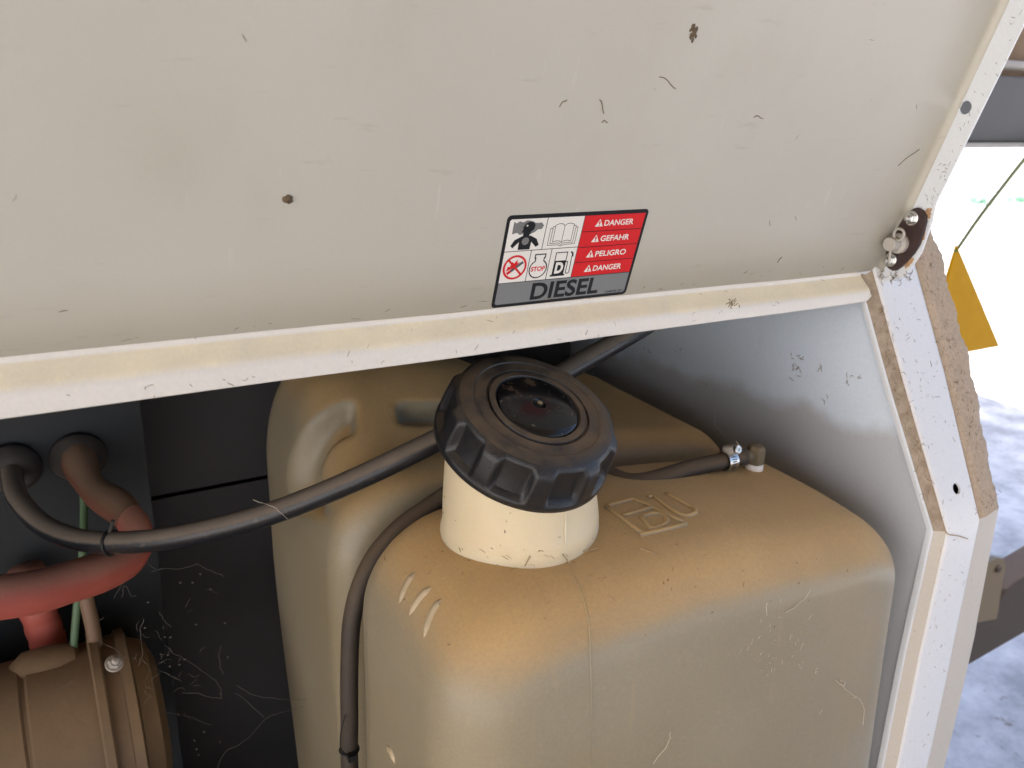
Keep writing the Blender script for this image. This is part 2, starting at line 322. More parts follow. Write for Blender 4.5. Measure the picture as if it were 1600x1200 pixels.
def bev(o, wd, seg=2):
    return modapply(o, 'b', 'BEVEL', width=wd, segments=seg, limit_method='ANGLE', angle_limit=math.radians(30))
def face_to(o, d):
    """turn an open sheet so that its front looks along d"""
    if sum(p.normal.dot(d) * p.area for p in o.data.polygons) < 0: o.data.flip_normals()
def bolt(name, c, ax, r, parent, mat='zinc', domed=True, **kw):
    """hexagon nut with washer and threaded end, one mesh"""
    ax = Vector(ax).normalized(); e1 = Vector((0, 0, 1)); e1 = (e1 - ax * e1.dot(ax)).normalized(); e2 = ax.cross(e1); c = Vector(c)
    V, F = lathe([(r * 1.35, 0), (r * 1.35, r * 0.22), (r * 1.25, r * 0.28)], c, ax, 28)
    def ring(h, rr, n, off=0):
        o0 = len(V)
        for k in range(n):
            a = 2 * math.pi * k / n + off; V.append(c + ax * h + (e1 * math.cos(a) + e2 * math.sin(a)) * rr)
        return o0
    a0 = ring(r * 0.28, r, 6); a1 = ring(r * 1.0, r, 6); a2 = ring(r * 1.12, r * 0.85, 6)
    for s, d in ((a0, a1), (a1, a2)):
        for k in range(6): F.append((s + k, s + (k + 1) % 6, d + (k + 1) % 6, d + k))
    F.append(tuple(a2 + k for k in range(6)))
    v2, f2 = lathe([(r * 0.58, r * 1.0), (r * 0.58, r * 1.5), (r * 0.42, r * 1.75), (r * 0.1, r * 1.85)], c, ax, 20)
    o0 = len(V); V += v2; F += [tuple(i + o0 for i in f) for f in f2]
    o = mk(name, V, F, mat, parent); return sharp(o, 30)
# ================================================================== THE SETTING
V, F = grid([[Vector((x, y, -1.25)) for y in (-60, 60)] for x in (-60, 60)])
mk('ground', V, F, 'ground', smooth=False, kind='structure')
# unseen roof slab, added overhead to keep sun and sky light off the machine
V, F = boxv((-3.0, -9.0, 1.30), (1.55, 2.6, 1.34)); mk('added_shade_roof', V, F, 'timber', smooth=False, kind='structure', label='unseen timber roof slab added over the machine to shade it', category='roof')
# ================================================================== CABINET
cab = thing('machine_cabinet', 'white sheet metal machine cabinet with folded end frame around the fuel tank', 'cabinet', (0.30, 0.60, -0.95))
XE = 0.553
# front outline of the end panel in Y,Z (from below up): vertical, bend, then leaning back
EDGE = [(0.318, -0.95), (0.3185, -0.51), (0.3228, -0.298), (0.407, -0.149), (0.448, -0.077)]
poly = [Vector((XE, y + 0.004, z)) for y, z in EDGE] + [Vector((XE, 1.45, -0.077)), Vector((XE, 1.45, -0.95))]
V, F = prism(poly, Vector((0.002, 0, 0)))
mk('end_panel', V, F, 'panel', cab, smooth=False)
def strip(prof, edge, z0=None):
    """sweep an X/offset profile along the front outline"""
    P = []
    ed = []
    for i in range(len(edge) - 1):
        for k in range(6): t = k / 6; ed.append((edge[i][0] * (1 - t) + edge[i + 1][0] * t, edge[i][1] * (1 - t) + edge[i + 1][1] * t))
    ed.append(edge[-1])
    for (x, d) in prof: P.append([Vector((warp(x, z), y + d, z)) for (y, z) in ed])
    return grid(P)
def lin(z, tab):
    for (z0, v0), (z1, v1) in zip(tab, tab[1:]):
        if z <= z1: return v0 + (v1 - v0) * max(0.0, (z - z0) / (z1 - z0))
    return tab[-1][1]
def warp(x, z):
    """the frame faces narrow towards the bend"""
    return x + (x - 0.55) / 0.095 * lin(z, [(-1, 0), (-0.42, 0), (-0.298, -0.011), (-0.20, 0.009), (-0.10, 0.012)]) + lin(z, [(-1, 0), (-0.40, 0), (-0.298, 0.004), (-0.20, 0.0), (0, 0)])
def arcprof(pts, r=0.0025, n=4):
    """round the inner corners of a 2-D polyline"""
    out = [Vector(pts[0])]
    for i in range(1, len(pts) - 1):
        p, a, b = Vector(pts[i]), Vector(pts[i - 1]), Vector(pts[i + 1])
        da = (a - p).normalized(); db = (b - p).normalized(); rr = min(r, (a - p).length * 0.45, (b - p).length * 0.45)
        s, e = p + da * rr, p + db * rr
        for k in range(n + 1):
            t = k / n; out.append((s * (1 - t) + p * t) * (1 - t) + (p * (1 - t) + e * t) * t)
    out.append(Vector(pts[-1])); return [tuple(v) for v in out]
low = [EDGE[0], EDGE[1], (0.3206, -0.40), EDGE[2]]; upp = [EDGE[2], (0.365, -0.2235), EDGE[3], EDGE[4]]
# the first fold: bare sheet edge then the dusty return
for nm, ed, mt in (('frame_return', low, 'frame_beige'), ('frame_return', upp, 'frame_dust')):
    V, F = strip([(0.5492, 0.0035), (0.5496, -0.0012), (0.5595, -0.0062)], ed); mk(nm, V, F, mt, cab, smooth=False)
V, F = strip([(0.5482, 0.0035), (0.5482, 0.0), (0.5484, -0.0012), (0.5492, -0.0016), (0.5496, -0.0012)], EDGE); mk('sheet_edge', V, F, 'flange', cab)
# middle face with the bolt hole
V, F = strip(arcprof([(0.5593, -0.0058), (0.5608, -0.0072), (0.6010, -0.0072), (0.6050, -0.0045)], 0.003), EDGE)
post = mk('frame_face', V, F, 'frame', cab)
modapply(post, 's', 'SOLIDIFY', thickness=0.0018, offset=0)
hp = onY(1481, 765, 0.335)
cv, cf = lathe([(0.0042, -0.03), (0.0042, 0.03)], hp + Vector((0, 0.0, 0)), (0, -0.87, 0.49), 32)
cut = mk('cutter', cv, cf, 'frame', smooth=False)
modapply(post, 'h', 'BOOLEAN', operation='DIFFERENCE', object=cut, solver='EXACT')
bpy.data.objects.remove(cut, do_unlink=True)
for p in post.data.polygons: p.use_smooth = True
sharp(post, 40)
V, F = strip([(0.551, 0.004), (0.562, 0.0015), (0.600, 0.0015), (0.640, 0.010)], EDGE); mk('frame_backing', V, F, 'blackplate', cab, smooth=False)
# outer strip, painted below the bend, foam seal above
V, F = strip(arcprof([(0.6050, -0.0045), (0.6070, -0.0035), (0.6470, 0.0005), (0.6485, 0.020)], 0.003), low)
mk('frame_outer', V, F, 'frame_beige', cab)
V, F = strip(arcprof([(0.6050, -0.0045), (0.6070, -0.0010), (0.6400, 0.0040), (0.6440, 0.020)], 0.003), upp)
mk('frame_outer', V, F, 'frame_dust', cab)
n1, n2 = 90, 16; P = []
a0 = Vector((0, 0.3228, -0.299)); a1 = Vector((0, 0.448, -0.077)); a1 = a0 + (a1 - a0) * 1.12
for i in range(n1 + 1):
    t = i / n1; row = []
    wid = 0.0375 * (1 - 0.35 * max(0, (t - 0.75) / 0.25))
    for j in range(n2 + 1):
        s = j / n2; h = 0.0042 * (1 - abs(2 * s - 1) ** 5)
        h += random.uniform(-0.0007, 0.0007) * (1 if 0 < j < n2 else 0)
        ex = 0.0016 * math.sin(t * 47) * s + (random.uniform(-0.0007, 0.0011) if j >= n2 - 2 else 0)
        p = a0 + (a1 - a0) * t + Vector((warp(0.607 + wid * s + ex, (a0 + (a1 - a0) * t).z), -0.004 + 0.006 * s, 0)) + Vector((0, -0.871, 0.491)) * h
        row.append(p)
    P.append(row)
V, F = grid(P); mk('seal_strip', V, F, 'foam', cab, label='crumbling brown dusty foam seal')
# shell behind and above the opening
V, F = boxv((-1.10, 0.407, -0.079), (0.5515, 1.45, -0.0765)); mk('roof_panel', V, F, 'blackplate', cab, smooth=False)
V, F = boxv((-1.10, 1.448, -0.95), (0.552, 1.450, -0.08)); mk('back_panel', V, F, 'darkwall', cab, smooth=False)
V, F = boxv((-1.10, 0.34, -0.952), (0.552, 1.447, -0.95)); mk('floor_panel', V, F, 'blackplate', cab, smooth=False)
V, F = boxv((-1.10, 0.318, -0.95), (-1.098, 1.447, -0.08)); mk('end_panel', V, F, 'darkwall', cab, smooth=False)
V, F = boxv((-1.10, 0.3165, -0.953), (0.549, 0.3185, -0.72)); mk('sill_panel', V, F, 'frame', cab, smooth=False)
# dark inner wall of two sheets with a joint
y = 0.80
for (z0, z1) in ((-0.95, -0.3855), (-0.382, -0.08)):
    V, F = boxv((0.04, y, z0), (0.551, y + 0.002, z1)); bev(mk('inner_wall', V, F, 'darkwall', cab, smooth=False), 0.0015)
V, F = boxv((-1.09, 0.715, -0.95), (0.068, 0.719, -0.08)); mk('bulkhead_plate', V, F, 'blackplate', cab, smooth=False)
for (px, py) in ((122, 712), (18, 730)):
    c = onY(px, py, 0.715)
    V, F = lathe([(0.021, 0.0), (0.021, 0.004), (0.016, 0.012), (0.012, 0.014), (0.009, 0.013)], c, (0, -1, -0.15), 32)
    mk('grommet', V, F, 'grommet', cab)
# ================================================================== FUEL TANK
tank = thing('fuel_tank', 'dusty translucent tan plastic fuel tank with black screw cap', 'fuel tank', (0.335, 0.48, -0.72))
TX0, TX1, TZ0, TZ1 = 0.158, 0.527, -0.72, -0.259
NR = 112; NV = 460
def sstep(a, b, x):
    t = max(0.0, min(1.0, (x - a) / (b - a))); return t * t * (3 - 2 * t)
def rring(y, inset, r_tl=0.062, r_tr=0.055, r_b=0.05, sc=1.0):
    x0, x1, z0, z1 = TX0 + inset, TX1 - inset, TZ0 + inset, TZ1 - inset
    out = []
    cs = [(x1, z1, r_tr, 0), (x0, z1, r_tl, 90), (x0, z0, r_b, 180), (x1, z0, r_b, 270)]
    for (cx, cz, r, a0) in cs:
        r = max(r - inset * 0.8, 0.006)
        sx = -1 if cx == x1 else 1; sz = -1 if cz == z1 else 1
        for k in range(NR // 4):
            a = math.radians(a0 + 90 * k / (NR // 4 - 1))
            out.append([cx + sx * r + r * math.cos(a), cz + sz * r + r * math.sin(a)])
    # fill the straight runs evenly by resampling the closed loop
    L = [Vector(p) for p in out]; n = len(L); cum = [0]
    for i in range(n): cum.append(cum[-1] + (L[(i + 1) % n] - L[i]).length)
    tot = cum[-1]; res = []; j = 0
    for k in range(NV):
        d = tot * k / NV
        while cum[j + 1] < d: j += 1
        f = (d - cum[j]) / max(cum[j + 1] - cum[j], 1e-9); res.append(L[j].lerp(L[(j + 1) % n], f))
    cx, cz = (x0 + x1) / 2, (z0 + z1) / 2
    P = []
    for p in res:
        x, z = cx + (p.x - cx) * sc, cz + (p.y - cz) * sc
        P.append((x, y, z))
    return P
YF, RF = 0.309, 0.042
rings = []
for sc in (0.04, 0.15, 0.3, 0.45, 0.6, 0.75, 0.88): rings.append(rring(YF, RF, sc=sc))
for k in range(0, 13):
    a = math.radians(90 * k / 12); rings.append(rring(YF + RF * (1 - math.cos(a)), RF * (1 - math.sin(a))))
for y in (0.36, 0.37, 0.385, 0.40, 0.41, 0.42, 0.435): rings.append(rring(y, 0.0))
for k in range(1, 7):
    a = math.radians(90 * k / 6); rings.append(rring(0.442 + 0.014 * math.sin(a), 0.014 * (1 - math.cos(a))))
rings.append(rring(0.4565, 0.022)); rings.append(rring(0.457, 0.028)); rings.append(rring(0.475, 0.029)); rings.append(rring(0.4945, 0.028))
for k in range(0, 9):
    a = math.radians(90 * k / 8); rings.append(rring(0.495 + 0.024 * (1 - math.cos(a)), 0.024 * (1 - math.sin(a))))
for k in range(1, 43): rings.append(rring(0.519 + (0.67 - 0.519) * k / 42, 0.0))
for k in range(1, 11):
    a = math.radians(90 * k / 10); rings.append(rring(0.67 + 0.04 * math.sin(a), 0.04 * (1 - math.cos(a))))
for sc in (0.7, 0.35, 0.05): rings.append(rring(0.71, 0.04, sc=sc))
def shape(p):
    x, y, z = p
    d = (TZ1 - z)                                   # depth below the crown
    x += 0.034 * sstep(0.0, 0.45, d) * sstep(0.30, 0.53, x) + (0.012 if y > 0.48 else -0.004) * sstep(0.12, 0.45, d) * (1 - sstep(0.15, 0.3, x))
    tp = 1 - sstep(0.0, 0.09, d)
    z += tp * (-0.016 * sstep(0.30, 0.53, x) + 0.004 * sstep(0.22, 0.33, x) * (1 - sstep(0.33, 0.5, x)))   # crown falls to the right
    z += tp * (-0.006 * (1 - sstep(0.31, 0.40, y)))
    if y > 0.49: z += tp * 0.045 * sstep(0.53, 0.63, y) * (1 - sstep(0.25, 0.40, x))
    if y < 0.315:                                   # a little belly in the front sheet
        u = (x - 0.34) / 0.19; v = (z + 0.49) / 0.23; y -= 0.006 * max(0, 1 - u * u) * max(0, 1 - v * v)
    return Vector((x, y, z))
def to_px(p):
    c = right * p.x; q = Vector((right.dot(p), down.dot(p), fwd.dot(p))); return 800 + FPX * q.x / q.z, 600 + FPX * q.y / q.z
def hollow(p):
    """moulded crescent hollow and handhold slot on the upper left of the rear half; depth in metres"""
    if p.y < 0.515 or p.z < -0.42 or p.x > 0.36: return 0.0
    if p.y > 0.69: return 0.0
    x, y = to_px(p); dx, dy = (x - 572) / 122, (y - 752) / 128; s = math.hypot(dx, dy)
    d = sstep(0.60, 0.70, s) * (1 - sstep(0.88, 1.02, s)) * (1 - sstep(0.1, 0.5, dy)) * (1 - sstep(-0.24, -0.10, dx))
    e = sstep(618, 632, x) * sstep(628, 640, y) * (1 - sstep(652, 664, y)) * (1 - sstep(720, 740, x))
    return 0.016 * d + 0.016 * e
P = [[shape(p) for p in r] for r in rings]
P0_ = [list(r) for r in P]
for i in range(1, len(P) - 1):
    if P0_[i][0].y < 0.50: continue
    newrow = []
    for k in range(NV):
        dd = hollow(P0_[i][k])
        if dd > 0:
            nn = (P0_[i][(k + 1) % NV] - P0_[i][k - 1]).cross(P0_[i + 1][k] - P0_[i - 1][k]).normalized()
            if nn.dot(P0_[i][k] - Vector((0.335, 0.55, -0.5))) < 0: nn = -nn
            newrow.append(P0_[i][k] - nn * dd)
        else: newrow.append(P0_[i][k])
    P[i] = newrow
nv = NV; V = [p for r in P for p in r]; F = []
for i in range(len(P) - 1):
    for k in range(nv): F.append((i * nv + k, i * nv + (k + 1) % nv, (i + 1) * nv + (k + 1) % nv, (i + 1) * nv + k))
F.append(tuple(range(nv))); F.append(tuple((len(P) - 1) * nv + k for k in range(nv))[::-1])
mk('tank_shell', V, F, 'tank', tank)
TB = BVHTree.FromPolygons([v.copy() for v in V], F)
def hit(px, py, off=0.0):
    r = ray(px, py).normalized(); loc, nrm, idx, dist = TB.ray_cast(Vector((0, 0, 0)), r)
    if loc is None: return None, None
    if nrm.dot(r) > 0: nrm = -nrm
    return loc + nrm * off, nrm
# dark strap lying in the groove between the two halves
sa, sb_ = rring(0.4585, 0.0265), rring(0.4925, 0.0265)
V, F = grid([[shape(p), shape(q)] for p, q in zip(sa, sb_)], True)
ts = thing('tank_strap', 'flat dark rubber strap in the groove round the tank', 'strap', (0.335, 0.475, -0.70))
mk('strap_band', V, F, 'strap', ts)
# filler neck
NC = Vector((0.2506, 0.4080, -0.262)); CB = Vector((0.2455, 0.4005, -0.1985)); AX = Vector((0.09, -0.42, 0.903)).normalized()
e1 = Vector((1, 0, 0)); e1 = (e1 - AX * e1.dot(AX)).normalized(); e2 = AX.cross(e1)
seg = 72; rows = []
for k in range(15):
    t = k / 14
    c = NC.lerp(CB, t); c.z = -0.274 + ( -0.1985 + 0.274) * t
    fl = 0.0075 * (1 - sstep(0.0, 0.30, t)) ** 2
    r = 0.0492 - 0.001 * t + fl; tt = sstep(0.15, 0.8, t)
    ax = Vector((0, 0, 1)).lerp(AX, tt).normalized(); f1 = (Vector((1, 0, 0)) - ax * ax.x).normalized(); f2 = ax.cross(f1)
    rows.append([c + (f1 * math.cos(2 * math.pi * j / seg) + f2 * math.sin(2 * math.pi * j / seg)) * r for j in range(seg)])
V = [p for r in rows for p in r]; F = []
for i in range(len(rows) - 1):
    for j in range(seg): F.append((i * seg + j, i * seg + (j + 1) % seg, (i + 1) * seg + (j + 1) % seg, (i + 1) * seg + j))
F.append(tuple((len(rows) - 1) * seg + j for j in range(seg)))
mk('filler_neck', V, F, 'neck', tank)
NB = BVHTree.FromPolygons([v.copy() for v in V], F)
def hitn(px, py, off=0.0):
    r = ray(px, py).normalized(); best = None
    for b in (TB, NB):
        loc, nrm, idx, dist = b.ray_cast(Vector((0, 0, 0)), r)
        if loc is not None and (best is None or dist < best[2]): best = (loc, nrm if nrm.dot(r) < 0 else -nrm, dist)
    return (best[0] + best[1] * off, best[1]) if best else (None, None)
# mould seam: low raised line down the neck and the front
def surf_line(pxs, r, name, mat, parent, seg=8, off=0.0, n=6, taper=True):
    pts = [hitn(px, py, off)[0] for (px, py) in pxs]; pts = [p for p in pts if p is not None]
    path = cr(pts, n)
    # re-seat on the surface
    k = len(path); rs = [r * (0.35 + 0.65 * min(1, 4 * min(i, k - 1 - i) / k)) if taper else r for i in range(k)]
    V, F = tube(path, rs, seg); return mk(name, V, F, mat, parent)
surf_line([(884, 798), (884, 820), (884, 845), (885, 858)], 0.0008, 'mould_seam', 'neck', tank)
surf_line([(888, 880), (899, 903), (908, 925), (915, 950), (920, 975), (922, 1005), (923, 1045), (924, 1090), (924, 1140), (924, 1195)], 0.0006, 'mould_seam', 'tank', tank, n=4)
# three raised streaks on the shoulder
for pxs in ([(651, 892), (640, 905), (630, 925), (622, 948)], [(677, 916), (662, 927), (648, 945), (637, 966)], [(692, 934), (680, 948), (668, 975), (661, 1002)]):
    surf_line(pxs, 0.0030, 'raised_rib', 'emboss', tank, 10, off=-0.0014, n=5)
surf_line([(603, 1166), (612, 1176), (617, 1195)], 0.003, 'raised_rib', 'emboss', tank, 10, off=-0.0012, n=5)
# raised fuel-pump emblem on the crown; local right = +X, up = +Y
def emb(lines, r, name):
    V, F = [], []
    for ln in lines:
        pts = []
        for (px, py) in ln:
            q = hit(px, py, -r * 0.25)[0]
            if q is not None: pts.append(q)
        if len(pts) > 1: tube(pts, r, 8, True, (V, F))
    return mk(name, V, F, 'tank', tank)
def seg_pts(*p):
    out = []
    for i in range(len(p) - 1):
        for k in range(6): t = k / 6; out.append((p[i][0] * (1 - t) + p[i + 1][0] * t, p[i][1] * (1 - t) + p[i + 1][1] * t))
    return out + [p[-1]]
emb([seg_pts((947, 791), (990, 779), (1066, 816)), seg_pts((947, 791), (1004, 834)), seg_pts((1000, 836), (1072, 819)), seg_pts((972, 806), (1017, 794)),
     seg_pts((1002, 808), (1012, 804), (1022, 802), (1032, 803), (1040, 807), (1043, 813), (1039, 819), (1030, 823), (1018, 826), (1002, 808)),
     seg_pts((1012, 777), (1020, 775), (1048, 796), (1060, 803), (1074, 806), (1086, 802), (1086, 796), (1040, 771))], 0.0021, 'pump_emblem')
# hollows and ridges of the rear half
# ------------------------------------------------------------------ cap
cap = None
def cap_pt(r, h, a): return CB + AX * h + (e1 * math.cos(a) + e2 * math.sin(a)) * r
NG = 10; SEG = 240
def grip(a):
    """1 on a grip lobe, 0 in a hollow"""
    s = (a * NG / (2 * math.pi) + 0.35) % 1.0
    return sstep(0.0, 0.09, s) * (1 - sstep(0.40, 0.49, s))
prof_rows = []
for (hh, r_l, r_h) in ((-0.0045, 0.0505, 0.0505), (-0.0045, 0.0535, 0.0535), (-0.0035, 0.0545, 0.0545), (0.0000, 0.0545, 0.0545), (0.0012, 0.0540, 0.0538),
                       (0.0030, 0.0543, 0.0500), (0.0080, 0.0540, 0.0490), (0.0140, 0.0533, 0.0487), (0.0185, 0.0527, 0.0486), (0.0205, 0.0523, 0.0487), (0.0222, 0.0510, 0.0489), (0.0236, 0.0492, 0.0487), (0.0250, 0.0468, 0.0468)):
    prof_rows.append([cap_pt(r_h + (r_l - r_h) * grip(2 * math.pi * k / SEG), hh, 2 * math.pi * k / SEG) for k in range(SEG)])
V = [p for r in prof_rows for p in r]; F = []
for i in range(len(prof_rows) - 1):
    for k in range(SEG): F.append((i * SEG + k, i * SEG + (k + 1) % SEG, (i + 1) * SEG + (k + 1) % SEG, (i + 1) * SEG + k))
F.append(tuple(range(SEG))[::-1])
cap = mk('filler_cap', V, F, 'capside', tank, label='black ribbed screw cap with dusty top'); sharp(cap, 50)
pr = [(0.0468, 0.0250), (0.0440, 0.0262), (0.0400, 0.0268), (0.0392, 0.0268), (0.0386, 0.0262), (0.0378, 0.0262), (0.0340, 0.0268), (0.0318, 0.0270), (0.0312, 0.0258), (0.0304, 0.0258), (0.0298, 0.0272), (0.0262, 0.0275), (0.0254, 0.0264), (0.0246, 0.0250), (0.004, 0.0250)]
V, F = lathe(pr, CB, AX, 120, e1); V = V; F = F[:-2] + [F[-1]]
o = mk('cap_top', V, F, 'captop', cap); sharp(o, 40)
pr = [(0.0250, 0.0252), (0.0250, 0.0266), (0.0244, 0.0273), (0.0225, 0.0281), (0.018, 0.0290), (0.012, 0.0296), (0.006, 0.0299), (0.0018, 0.0300), (0.0018, 0.0296), (0.0004, 0.0296)]
V, F = lathe(pr, CB, AX, 96, e1); mk('cap_badge', V, F, 'badge', cap)
V, F = lathe([(0.0016, 0.0294), (0.0016, 0.0301), (0.0009, 0.0303), (0.0002, 0.0302)], CB, AX, 24, e1); mk('centre_pip', V, F, 'elbow', cap)
# ------------------------------------------------------------------ breather fitting on the tank
fc = hit(1178, 736)[0]; fc = fc + Vector((0.004, 0.004, 0.0))
V, F = lathe([(0.0068, -0.004), (0.0068, 0.003), (0.0060, 0.0042)], fc, (0, 0, 1), 28); fit = mk('breather_elbow', *lathe([(0.0060, 0.0042), (0.0072, 0.005), (0.0072, 0.0165), (0.0055, 0.019), (0.001, 0.0195)], fc, (0, 0, 1), 6), 'elbow', tank, smooth=False)
bev(fit, 0.0008); mk('thread_tape', V, F, 'white', fit)
V, F = lathe([(0.0046, 0), (0.0046, 0.014)], fc + Vector((-0.004, 0, 0.0115)), (-1, 0, 0.02), 20); mk('barb', V, F, 'elbow', fit)
# ================================================================== HOSES
bh = thing('breather_hose', 'thin dusty rubber hose clamped at the tank fitting and draped down the tank groove', 'hose', tuple(fc))
hz = fc.z + 0.0117
gp = [onY(px, py, 0.474) for (px, py) in ((547, 1215), (546, 1120), (546, 1040), (551, 962), (573, 892), (612, 837), (666, 795))]
gp = [Vector((p.x, 0.474, p.z)) for p in gp]
path = cr([gp[0] + Vector((0.002, 0, -0.12))] + gp + [Vector((0.268, 0.472, -0.2520)), Vector((0.330, 0.464, -0.2550)), fc + Vector((-0.115, 0.006, 0.0100)), fc + Vector((-0.06, 0.002, 0.0120)), fc + Vector((-0.012, 0, 0.0117))], 8)
V, F = tube(path, 0.0063, 18); mk('hose_body', V, F, 'hose2', bh)
# worm-drive clamp: slotted band + housing + screw
cc = fc + Vector((-0.0290, 0, 0.0123)); rB = 0.0073
V, F = [], []
slots = []
nb = 64
rowsb = []
for k in range(nb):
    a = 2 * math.pi * k / nb; rowsb.append([cc + Vector((x, -math.sin(a) * r, math.cos(a) * r)) for x, r in ((-0.0044, rB - 0.0004), (-0.0044, rB + 0.0004), (0.0044, rB + 0.0004), (0.0044, rB - 0.0004), (-0.0044, rB - 0.0004))])
V, F = grid(rowsb, True); clamp = mk('hose_clamp', V, F, 'zinc', bh, smooth=False, label='slotted zinc worm-drive clamp')
for k in range(8):
    a = math.radians(48 + k * 13.5); r = rB + 0.00055; da = math.radians(2.6)
    q = [cc + Vector((x, -math.sin(b) * r, math.cos(b) * r)) for (x, b) in ((-0.0022, a - da), (0.0022, a - da + 0.05), (0.0022, a + da + 0.05), (-0.0022, a + da))]
    V, F = prism(q, Vector((0, math.sin(a), -math.cos(a))) * 0.0005); mk('slot', V, F, 'black', clamp, smooth=False)
sc_ = cc + Vector((0.0, -0.003, rB + 0.0026))
V, F = lathe([(0.0034, -0.0065), (0.0036, -0.006), (0.0036, 0.003), (0.0030, 0.0034)], sc_, (0.1, -0.9, 0.35), 20); o = mk('screw_housing', V, F, 'dullzinc', clamp)
hc = sc_ + Vector((0.1, -0.9, 0.35)).normalized() * 0.0034
V, F = lathe([(0.0030, 0), (0.0034, 0.0006), (0.0034, 0.0026), (0.0028, 0.0031), (0.0012, 0.0031), (0.0010, 0.0022), (0.0002, 0.0022)], hc, (0.1, -0.9, 0.35), 20); sharp(mk('clamp_screw', V, F, 'zinc', clamp), 30)
tp_ = path[int(8 * 1.4)]
V, F = tube([tp_ + Vector((0, math.cos(a) * 0.0066, 0)) + Vector((1, 0, 0)) * math.sin(a) * 0.0066 for a in [2 * math.pi * k / 24 for k in range(25)]], 0.0009, 8, False); mk('cable_tie', V, F, 'black', bh)
V, F = boxv(tp_ + Vector((-0.004, -0.011, -0.002)), tp_ + Vector((0.002, -0.006, 0.003))); mk('tie_head', V, F, 'black', bh, smooth=False)
V, F = tube(cr([tp_ + Vector((-0.004, -0.007, 0.002)), tp_ + Vector((-0.009, -0.009, 0.012)), tp_ + Vector((-0.0085, -0.009, 0.026)), tp_ + Vector((-0.004, -0.006, 0.036))], 8), 0.0005, 6); mk('tie_tail', V, F, 'black', bh)

lh = thing('long_black_hose', 'thick dusty black rubber cable sweeping across in front of the tank', 'cable', tuple(onY(18, 740, 0.70)))
pts = [onY(18, 728, 0.712), onY(20, 750, 0.690), onY(30, 782, 0.660), onY(66, 820, 0.625), onY(118, 842, 0.595), onY(180, 848, 0.57), onY(250, 843, 0.545), onY(330, 828, 0.522), onY(430, 800, 0.500), onY(540, 756, 0.480), onY(640, 709, 0.468), onY(760, 648, 0.468), onY(880, 582, 0.475), onY(985, 522, 0.485), onY(1090, 460, 0.52)]
path = cr(pts, 10); V, F = tube(path, 0.0076, 22); mk('cable_body', V, F, 'hose', lh)
i = 10 * 5 - 1; tp_ = path[i]; td = (path[i + 1] - path[i - 1]).normalized(); t1 = td.cross(Vector((0, 0, 1))).normalized(); t2 = td.cross(t1)
V, F = tube([tp_ + (t1 * math.cos(a) + t2 * math.sin(a)) * 0.0083 for a in [2 * math.pi * k / 28 for k in range(29)]], 0.0011, 8, False); mk('cable_tie', V, F, 'black', lh)
V, F = tube([tp_ + Vector((0, 0, 0.008)), tp_ + Vector((0.003, -0.002, 0.017))], 0.0014, 6); mk('tie_tail', V, F, 'grommet', lh)

def pipe(name, pxs, r, mat, label, cat, n=8, wob=0.0, seg=18):
    path = cr([onY(px, py, yy) for (px, py, yy) in pxs], n)
    rs = [r * (1 + wob * math.sin(i * 1.7) + random.uniform(-wob, wob) * 0.6) for i in range(len(path))] if not isinstance(r, (list, tuple)) else [r[0] + (r[1] - r[0]) * sstep(0.25, 0.75, i / (len(path) - 1)) for i in range(len(path))]
    V, F = tube(path, rs, seg); return tag(mk(name, V, F, mat), label, cat)
pipe('red_cable', [(122, 705, .712), (128, 735, .69), (150, 768, .67), (185, 792, .655), (208, 818, .64), (213, 845, .63), (196, 874, .615), (160, 893, .60), (110, 909, .585), (50, 926, .57), (-40, 938, .555)], (0.0105, 0.0145), 'redhose', 'thick red rubber cable curling out of the bulkhead and back', 'cable', seg=20)
sp = [onY(*q) for q in ((122, 705, .712), (128, 735, .69), (150, 768, .67), (185, 792, .655), (208, 818, .64))]
pth = cr(sp, 8); V, F = tube(pth, [0.0119 + 0.0012 * math.sin(i * 0.35) for i in range(len(pth))], 20); attach(mk('brown_sleeve', V, F, 'brownhose'), bpy.data.objects['red_cable'])
pipe('red_hose', [(40, 890, .69), (52, 930, .69), (68, 980, .69), (84, 1030, .69), (95, 1080, .69)], 0.0135, 'redhose', 'short ribbed red hose going down behind the canister', 'hose', wob=0.03)
pipe('green_wire', [(130, 760, .70), (131, 800, .69), (129, 860, .67), (122, 930, .66), (116, 1000, .655), (114, 1060, .65)], 0.0030, 'green', 'thin green wire hanging between the red cables', 'wire', seg=10)
pipe('brown_wire', [(128, 905, .66), (138, 950, .655), (148, 1000, .65), (152, 1060, .65)], 0.0055, 'bwire', 'brown sleeved wire beside the green wire', 'wire', seg=12)
# ================================================================== AIR FILTER CANISTER
can = thing('filter_canister', 'dusty brown round canister with flange and clamp band low in the engine bay', 'canister', (-0.08, 0.63, -0.60))
CY, CZ, CR = 0.640, -0.500, 0.070
def xl(prof, name, mat, parent, cx=0.0, dy=0, dz=0, seg=72):
    V, F = lathe(prof, (cx, CY + dy, CZ + dz), (1, 0, 0), seg, Vector((0, 0, 1))); return sharp(mk(name, V, F, mat, parent), 35)
xl([(0.02, -0.30), (CR - 0.004, -0.30), (CR, -0.295), (CR, -0.046), (CR - 0.002, -0.044), (CR - 0.002, -0.042), (CR, -0.040), (CR, 0.004), (CR - 0.01, 0.006)], 'canister_body', 'canister', can)
xl([(CR, 0.003), (CR + 0.006, 0.003), (CR + 0.0075, 0.0045), (CR + 0.0075, 0.010), (CR + 0.006, 0.0115), (CR, 0.0115)], 'clamp_band', 'canister', can)
